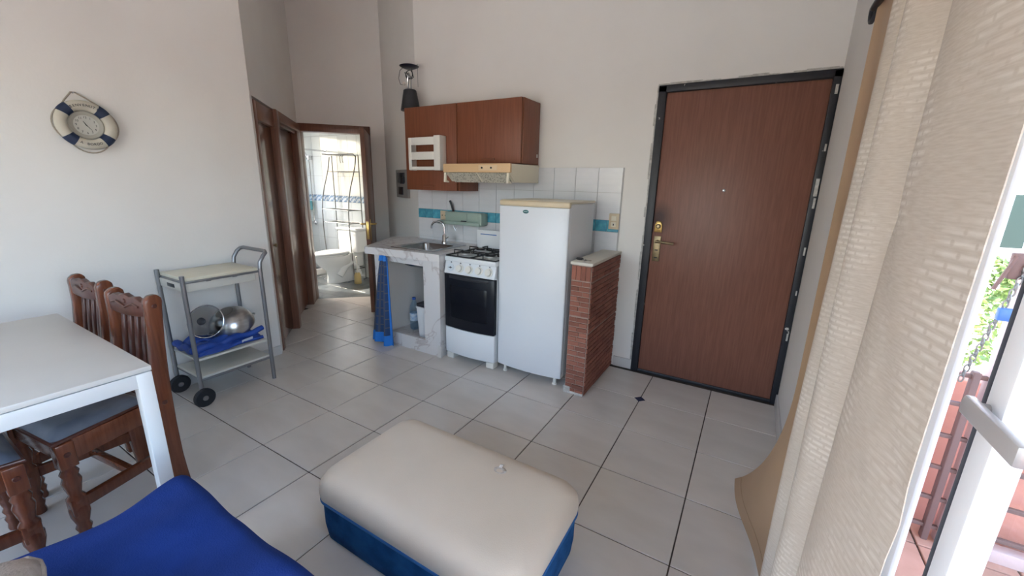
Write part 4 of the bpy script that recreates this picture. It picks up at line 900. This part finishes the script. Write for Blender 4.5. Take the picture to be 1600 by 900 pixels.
# ------------------------------------------------------------------ chairs (seat faces -y)
def chair():
    t = thing('dining_chair', 'reddish pine dining chair nearest the trolley, tucked under the white table', 'chair', (0, 0, 0), 'pine dining chairs around the white table')
    hw, fw = .140, .190
    zs = [(0, .200, .030), (.06, .196, .029), (.15, .190, .030), (.30, .186, .033), (.45, .188, .034), (.56, .196, .031), (.68, .207, .027), (.76, .215, .026), (.84, .220, .029), (.865, .222, .031)]
    for sx in (-1, 1):
        pts = [(y+w, z) for z, y, w in zs]+[(.251, .882), (.236, .897), (.212, .895), (.195, .880)]+[(y-w, z) for z, y, w in zs[::-1]]
        x = sx*hw
        lg = put('rear_leg', B().ext(pts, 'x', x-.018, x+.018, .006), m_pine, t, 50)
        for z, y in ((.85, .22), (.42, .188)): put('bolt', B().lathe([(0, 0), (.010, 0), (.008, .004), (0, .005)], (x+sx*.018, y, z), (sx, 0, 0), 12), m_pined, lg)
    cr = [(-hw+.018, .805), (-hw+.018, .868), (-.11, .872), (-.08, .885), (-.04, .880), (0, .892), (.04, .880), (.08, .885), (.11, .872), (hw-.018, .868), (hw-.018, .805), (.07, .798), (0, .794), (-.07, .798)]
    c = put('crest_rail', B().ext(cr, 'y', .192, .216, .004), m_pined, t, 50)
    put('carving', B().tube([(-.10, .192, .845), (-.06, .190, .854), (-.03, .190, .845), (0, .190, .834), (.03, .190, .845), (.06, .190, .854), (.10, .192, .845)], .005, 8).lathe([(0, 0), (.012, 0), (.009, .005), (0, .006)], (0, .193, .860), (0, -1, 0), 12), m_pined, c)
    put('lower_rail', B().box(-hw+.018, hw-.018, .176, .200, .53, .57, .004), m_pined, t)
    for k in range(4):
        x = -.075+.050*k
        put('slat', B().ext([(.180, .56), (.193, .68), (.209, .800), (.225, .800), (.209, .68), (.197, .56)], 'x', x-.0125, x+.0125, .003), m_pined, t, 50)
    FY = -.150
    for sx in (-1, 1):
        x = sx*fw; xr = sx*hw
        prof = [(.020, 0), (.022, .01), (.019, .03), (.024, .05), (.017, .065), (.024, .085), (.018, .10), (.028, .14), (.029, .17), (.020, .185), (.027, .20), (.027, .215), (.018, .23), (.024, .26), (.028, .285), (.022, .305), (.027, .32), (.020, .335), (.022, .345)]
        fl_ = put('front_leg', B().lathe(prof, (x, FY, 0), n=18).box(x-.025, x+.025, FY-.025, FY+.025, .345, .445, .004).box(x-.024, x+.024, FY-.024, FY+.024, .145, .215, .006), m_pine, t, 45)
        put('bolt', B().lathe([(0, 0), (.010, 0), (.008, .004), (0, .005)], (x+sx*.025, FY, .40), (sx, 0, 0), 12), m_pined, fl_)
        put('side_rail', B().prism([(x-.012, FY+.02), (x+.012, FY+.02), (xr+.012, .165), (xr-.012, .165)], .365, .445, .004), m_pine, t)
        put('side_stretcher', B().prism([(x-.012, FY+.02), (x+.012, FY+.02), (xr+.012, .165), (xr-.012, .165)], .160, .205, .004), m_pine, t)
    put('front_rail', B().box(-fw, fw, FY-.012, FY+.012, .365, .445, .004), m_pine, t)
    put('rear_rail', B().box(-hw, hw, .150, .172, .385, .44, .004), m_pine, t)
    put('cross_stretcher', B().box(-hw-.015, hw+.015, .02, .044, .165, .20, .004), m_pine, t)
    put('seat_board', B().prism([(-fw-.024, FY-.032), (fw+.024, FY-.032), (hw+.005, .146), (-hw-.005, .146)], .445, .457, .004), m_pined, t)
    def cush(u, v):
        y = FY-.024+.300*v; h_ = fw+.010-(fw-hw)*v; x = -h_+2*h_*u; e = (min(1, 9*u*(1-u))*min(1, 9*v*(1-v)))**.5
        return Vector((x, y, .457+.028*e+.002*math.sin(u*14+v*9)*e))
    put('cushion', B().grid(cush, 24, 20), m_satin, t, 80)
    return t
c1 = chair()
CH1 = (-.146, -1.766); CH2 = (-.632, -1.780); CH3 = (-.095, -2.160)
c1.location = (*CH1, 0); c1.rotation_euler = (0, 0, math.radians(8))
c2 = copy_tree(c1); c2.location = (*CH2, 0); c2.rotation_euler = (0, 0, math.radians(5)); c2['label'] = 'reddish pine dining chair nearest the left wall, beyond the white table'
c3 = copy_tree(c1); c3.location = (*CH3, 0); c3.rotation_euler = (0, 0, PI); c3['label'] = 'reddish pine dining chair at the near side of the white table, lower left corner'

# ------------------------------------------------------------------ ottoman
t = thing('ottoman', 'low ottoman with cream suede top and blue velvet base on the tiles', 'ottoman', (1.24, -1.15, 0))
ox0, ox1, oy0, oy1 = .785, 1.672, -1.405, -.905
def rr_(x0, x1, y0, y1, z, r): return ring(x0, x1, y0, y1, z, r, 8)
put('base', loft(B(), [rr_(ox0+.03, ox1-.03, oy0+.03, oy1-.03, .0, .05), rr_(ox0+.006, ox1-.006, oy0+.006, oy1-.006, .02, .06), rr_(ox0, ox1, oy0, oy1, .08, .06), rr_(ox0, ox1, oy0, oy1, .185, .06)]), m_velvet, t, 60)
put('piping', B().tube([p+Vector((0, 0, 0)) for p in rr_(ox0-.003, ox1+.003, oy0-.003, oy1+.003, .188, .062)], .007, 8, closed=True), m_velvet_l, t)
rings = []
for z, ins, r in ((.182, .008, .06), (.195, -.006, .06), (.225, -.009, .062), (.258, -.006, .066), (.284, .008, .07), (.300, .030, .08), (.307, .065, .09), (.311, .12, .09), (.313, .19, .05)):
    rings.append(rr_(ox0+ins, ox1-ins, oy0+ins, oy1-ins, z, r))
cb = B(); V = [[cb.bm.verts.new(p) for p in r] for r in rings]; n_ = len(V[0])
for A, C_ in zip(V, V[1:]):
    for k in range(n_): cb.bm.faces.new((A[k], A[(k+1) % n_], C_[(k+1) % n_], C_[k]))
cb.bm.faces.new(V[-1]); bmesh.ops.recalc_face_normals(cb.bm, faces=cb.bm.faces[:])
cu = put('cushion', cb, m_cushion, t, 80)
put('tear', B().lathe([(0, 0), (.012, .0005), (.02, .0015), (.027, .0005), (.028, 0)], (1.385, -1.03, .3105), n=18, sy=.8).grid(lambda u, v: Vector((1.372+.014*u, -1.016+.022*v, .311+.006*math.sin(PI*v)+.002*u)), 3, 6, .001), m_tear, cu, 80)

# ------------------------------------------------------------------ sofa with the blue cover
t = thing('sofa', 'low sofa under a wrinkled royal blue cover in the foreground', 'sofa', (1.35, -2.2, 0))
bx0_, bx1_, by0_, by1_, bz = .60, 1.80, -3.0, -1.735, .45
put('frame', B().box(bx0_+.05, bx1_-.05, by0_+.05, by1_-.05, .0, .40, .03, 3), m_velvet, t)
def cover(u, v):
    x = bx0_-.15+(bx1_-bx0_+.30)*u; y = by0_-.15+(by1_-by0_+.30)*v
    def soft(d): return d
    dx = max(bx0_+.03-x, x-bx1_+.03, 0); dy = max(by0_+.03-y, y-by1_+.03, 0); d = math.hypot(dx, dy)
    r = .045
    z = bz
    if d > 0:
        s_ = min(d, .18)
        if s_ < r*PI/2: ang = s_/r; out = r*math.sin(ang); z = bz-r*(1-math.cos(ang))
        else: out = r+.03*(s_-r*PI/2); z = bz-r-(s_-r*PI/2)*3.0
        nx = (bx0_+.03 if x < bx0_+.03 else bx1_-.03 if x > bx1_-.03 else x); ny = (by0_+.03 if y < by0_+.03 else by1_-.03 if y > by1_-.03 else y)
        vx, vy = (x-nx), (y-ny); l_ = math.hypot(vx, vy); x = nx+vx/l_*out; y = ny+vy/l_*out
    x +=   .055*math.exp(-((y+1.93)/.15)**2)*max(0, 1-(x-bx0_)/.35) if x < bx0_+.35 else 0
    w = .004*math.sin(x*11+y*7)+.0035*math.sin(x*23-y*17+1)+.005*math.sin((x+y)*9+2*math.sin(y*5))+.006*math.exp(-((x-.85+.5*(y+1.9))/.05)**2)-.006*math.exp(-((x-.99+.6*(y+1.9))/.045)**2)
    return Vector((x, y, z+w))
put('cover', B().grid(cover, 90, 90, .004), m_blue, t, 80)
t = thing('pillow', 'beige textured pillow lying on the blue cover at lower left corner', 'pillow', (.9, -2.27, .46))
def pil(sg):
    def f(u, v):
        a = (u-.5)*2; b_ = (v-.5)*2; e = max(0, (1-a**4)*(1-b_**4))**.55
        q = 1-.06*(a*a*b_*b_)
        return Vector((0.95+.23*a*q, -2.285+.215*b_*q+.01*math.sin(a*6), .505+sg*.062*e+.004*math.sin(a*9+b_*7)))
    return f
b = B().grid(pil(1), 24, 24).grid(lambda u, v: pil(-1)(1-u, v), 24, 24); bmesh.ops.remove_doubles(b.bm, verts=b.bm.verts[:], dist=1e-4)
put('pillow_case', b, m_beige_c, t, 80)
bpts = [Vector((0.95+.23*a*(1-.06*a*a*b_*b_), -2.285+.215*b_*(1-.06*a*a*b_*b_)+.01*math.sin(a*6), .505+.004*math.sin(a*9+b_*7))) for a, b_ in [(-1+.2*k, 1) for k in range(10)]+[(1, 1-.2*k) for k in range(10)]+[(1-.2*k, -1) for k in range(10)]+[(-1, -1+.2*k) for k in range(10)]]
put('piping', B().tube(bpts, .005, 6, closed=True), m_beige_c, t, 80)

# ------------------------------------------------------------------ curtain, rod, glass door
t = thing('curtain_rod', 'black iron curtain rod with curled end above the curtain', 'rod', (2.3, -1.7, 1.90))
put('rod', B().cyl((2.30, -.485, 1.90), (2.30, -2.85, 1.90), .010, 14), m_black, t)
put('finial', B().tube([(2.30, -.49, 1.90), (2.298, -.465, 1.902)]+[(2.298+.001*k, -.462+.021*math.sin(k*.62)*(1-.045*k)+.004, 1.885+.021*math.cos(k*.62)*(1-.045*k)) for k in range(11)], .006, 8), m_black, t)
for y in (-.56, -2.7): put('bracket', B().tube([(2.30, y, 1.90), (2.345, y, 1.895), (2.392, y, 1.88)], .006, 8).box(2.383, 2.3905, y-.012, y+.012, 1.85, 1.91), m_black, t)
ctrl = [(-.80, 2.305), (-.835, 2.288), (-.875, 2.292), (-.925, 2.350), (-.965, 2.335), (-1.03, 2.283), (-1.08, 2.280), (-1.12, 2.320), (-1.165, 2.362), (-1.205, 2.372), (-1.25, 2.335), (-1.31, 2.284), (-1.38, 2.276), (-1.46, 2.287), (-1.55, 2.305)]
def cr(t_):
    n = len(ctrl)-1; f = t_*n; i = min(int(f), n-1); f -= i
    p0, p1, p2, p3 = (ctrl[max(i-1, 0)], ctrl[i], ctrl[i+1], ctrl[min(i+2, n)])
    h = lambda a, b, c, d: .5*((2*b)+(-a+c)*f+(2*a-5*b+4*c-d)*f*f+(-a+3*b-3*c+d)*f**3)
    return h(p0[0], p1[0], p2[0], p3[0]), h(p0[1], p1[1], p2[1], p3[1])
def cur(u, v):
    y, x = cr(u); z = 1.925-1.905*v
    a = .95+.4*v; x = 2.31+(x-2.31)*a+.006*math.sin(v*6+u*9)*v-.012*v
    y += -.02*v+.012*math.sin(v*5+u*4)*v
    if v < .04: x = 2.30+(x-2.30)*.8
    x += .0035*math.exp(-((v-.35-.25*(u-.85)*4)/.02)**2)*(1 if u > .78 else 0)
    return Vector((x, y, z))
t = thing('curtain', 'beige woven curtain gathered in folds beside the glass door', 'curtain', (2.31, -1.08, .02))
put('cloth', B().grid(cur, 150, 70, .0015, uvs=lambda u, v: (u*1.7, v*1.9)), m_curtain, t, 80)
b = B()
for k in range(9):
    y = -.62-.105*k; b.tube([(2.30+.018*math.cos(a), y, 1.90+.018*math.sin(a)) for a in [2*PI*j/14 for j in range(14)]], .003, 6, closed=True)
put('curtain_ring', b, m_black, t)
def lin_(u, v):
    z = 1.91-1.90*v; y = -.505-.34*u; x = 2.303+.036*min(1, u*1.15)+.006*math.sin(u*9+.3)
    w = max(0, (v-.62)/.38); fl_ = w**2.2*(1-u)**1.3
    y += .36*fl_; x -= .115*fl_*math.sin(min(1, 1.0)*PI/2)+.015*math.sin(u*9)*w
    x += -.05*w*u*(1-u)*2
    return Vector((x, y, max(z, .008+.0)))
t = thing('lining_curtain', 'brown satin lining curtain flaring out at floor behind the beige curtain', 'curtain', (2.34, -.7, .008))
put('cloth', B().grid(lin_, 40, 60, .0015), m_lining, t, 80)
put('hem', B().grid(lambda u, v: lin_(u, .965+.03*v)+Vector((-.002, 0, 0)), 40, 3, .001), m_lining, t, 80)
# aluminium glass door in the opening
dg = sroot('door_5', (2.47, -1.75, 0), 'white aluminium glass door to the balcony')
fx_ = 2.44
struct('door_frame', B().box(fx_-.03, fx_+.07, OY1-.045, OY1, 0, OZ, .004).box(fx_-.03, fx_+.07, OY0, OY0+.045, 0, OZ, .004).box(fx_-.03, fx_+.07, OY0, OY1, OZ-.045, OZ, .004).box(fx_-.03, fx_+.07, OY0, OY1, -.01, .02, .003), m_alu, None, dg, True)
def leaf(y0, y1, x, nm):
    lf = struct('door_leaf', B().box(x-.02, x+.02, y0, y0+.055, .03, OZ-.05, .004).box(x-.02, x+.02, y1-.055, y1, .03, OZ-.05, .004).box(x-.02, x+.02, y0+.055, y1-.055, .03, .13, .004).box(x-.02, x+.02, y0+.055, y1-.055, OZ-.13, OZ-.05, .004), m_alu, nm, dg, True)
    struct('glass_pane', B().box(x-.003, x+.003, y0+.05, y1-.05, .125, OZ-.125), m_clear, None, lf)
    return lf
l1 = leaf(-2.80, -1.268, 2.472, 'leaf with the handle')
struct('gasket', B().box(2.454, 2.490, -1.268, -1.250, .03, OZ-.05, .003), m_gasket, 'dark rubber edge', l1, True)
struct('door_handle', B().cyl((2.455, -1.285, 1.045), (2.43, -1.285, 1.045), .010).ext([(-1.272, 1.028), (-1.268, 1.045), (-1.275, 1.062), (-1.44, 1.062), (-1.44, 1.030)], 'x', 2.424, 2.438, .004), mat('grey_aluminium', (.42, .41, .41, 1), .4, .6), None, l1, True)
struct('door_jamb', B().box(2.440, 2.452, -1.165, -1.11, .03, OZ-.05, .004), m_alu, 'white post behind the curtain edge', dg, True)

# ------------------------------------------------------------------ balcony and beyond
bf = struct('floor_balcony', B().box(XR+.16, 5.4, -5, 1.2, -.12, -.024), m_grout, 'terracotta balcony floor')
bt_ = mesh_of(B().box(-.146, .146, -.146, .146, -.014, 0, .002, 1), m_terra)
for i in range(9):
    for j in range(16): inst(bt_, 'tile', (XR+.16+.15+.3*i, -4.5+.3*j, -.01), bf)
struct('shade_slab_balcony', B().box(XR+.16, 4.3, -5, .9, 2.55, 2.7), m_house, 'added unseen slab that shades the balcony')  # slab added out of view to keep skylight off the balcony and opening
struct('wall_balcony', B().box(XR+.16, 5.4, .03, .17, -.02, .66, .006), m_pink, 'salmon parapet at the end of the balcony')
struct('wall_parapet', B().box(5.25, 5.4, -5, .03, -.02, .55, .006), m_pink, 'salmon parapet along the balcony')
t = thing('balcony_gate', 'iron security gate with dark bars and pale pink post on the balcony', 'gate', (2.92, -.09, 0))
put('post', B().box(2.915, 2.97, -.115, -.055, -.01, 1.50, .004), m_gate, t)
for z in (.05, .18, .32, .46, .60, .72): put('bar', B().box(2.58, 2.92, -.094, -.078, z-.008, z+.008, .002), m_bar, t)
for z in (.08, .22, .37, .52): put('bar', B().box(2.955, 3.7, -.094, -.078, z-.009, z+.009, .002), m_bar, t)
put('stile', B().box(2.872, 2.893, -.105, -.072, -.01, .74, .003), m_bar, t)
put('rail', B().box(2.955, 3.7, -.11, -.06, -.01, .045, .004), m_gate, t)
put('latch', B().box(2.865, 2.90, -.125, -.105, 1.10, 1.19, .004).tube([(2.875, -.125, 1.18), (2.84, -.13, 1.06)], .006, 6), m_bar, t)
t = thing('chain', 'steel chain with padlock hanging from the balcony gate post', 'chain', (2.88, -.13, .72))
b = B()
for k in range(22):
    p = Vector((2.905-.0035*k, -.132, 1.16-.021*k)); fl2 = k % 2
    ringp = []
    for j in range(10):
        a = 2*PI*j/10; ringp.append(p+(Vector((.007*math.cos(a), 0, .014*math.sin(a))) if fl2 else Vector((0, .007*math.cos(a), .014*math.sin(a)))))
    b.tube(ringp, .0028, 5, closed=True)
put('links', b, m_wire, t)
put('padlock', B().box(2.865, 2.905, -.150, -.125, .955, 1.0, .005), m_blue_mark, t)
# neighbour house, hedge and trees
t = thing('house', 'white neighbouring house with a dark window beyond the balcony', 'house', (6.4, 7.0, -3))
put('wall', B().box(3.2, 10, 7.0, 10, -3, 3.4), m_house, t); wnd = put('window', B().box(5.06, 6.2, 6.94, 7.02, .55, 1.45), m_alu, t); put('pane', B().box(5.14, 5.6, 6.92, 6.95, .62, 1.40).box(5.66, 6.12, 6.92, 6.95, .62, 1.40), m_pane, wnd)
put('roof', B().ext([(3.0, 3.4), (10.2, 3.4), (6.6, 4.8)], 'y', 6.8, 10.2), m_terra, t)
def bush(name, label, c, r, n, sz, seed):
    rg_ = random.Random(seed); t = thing(name, label, 'shrub', (c[0], c[1], c[2]-r[2])); b = B()
    for k in range(n):
        a = rg_.uniform(0, 2*PI); e = rg_.uniform(-1, 1); q = math.sqrt(1-e*e); rad = rg_.uniform(.6, 1)**.5
        p = Vector((c[0]+r[0]*q*math.cos(a)*rad, c[1]+r[1]*q*math.sin(a)*rad, c[2]+r[2]*e*rad))
        d = Vector((rg_.uniform(-1, 1), rg_.uniform(-1, 1), rg_.uniform(-.6, 1))).normalized()*sz; w = d.cross(Vector((rg_.uniform(-1, 1), rg_.uniform(-1, 1), rg_.uniform(-1, 1)))).normalized()*sz*.35
        v = [b.bm.verts.new(p-d), b.bm.verts.new(p+w), b.bm.verts.new(p+d), b.bm.verts.new(p-w)]; b.bm.faces.new(v)
    o = put('foliage', b, m_leaf, t, smooth=False); o['kind'] = 'stuff'
    put('stem', B().cyl((c[0], c[1], c[2]-r[2]), (c[0], c[1], c[2]), .05), m_bar, t)
bush('shrub', 'leafy green shrub in front of the neighbouring house', (5.0, 6.3, .2), (.5, .4, .35), 900, .07, 1)
bush('shrub', 'pale green shrub low beyond the salmon parapet', (4.6, 5.0, -.25), (.4, .4, .5), 700, .06, 2)
struct('ground', B().box(-60, 60, -60, 60, -3.2, -3.0), mat('pale_paving_ground', (.47, .425, .36, 1), .95, col2=(.40, .36, .305, 1), scale=1), 'ground below the balcony')
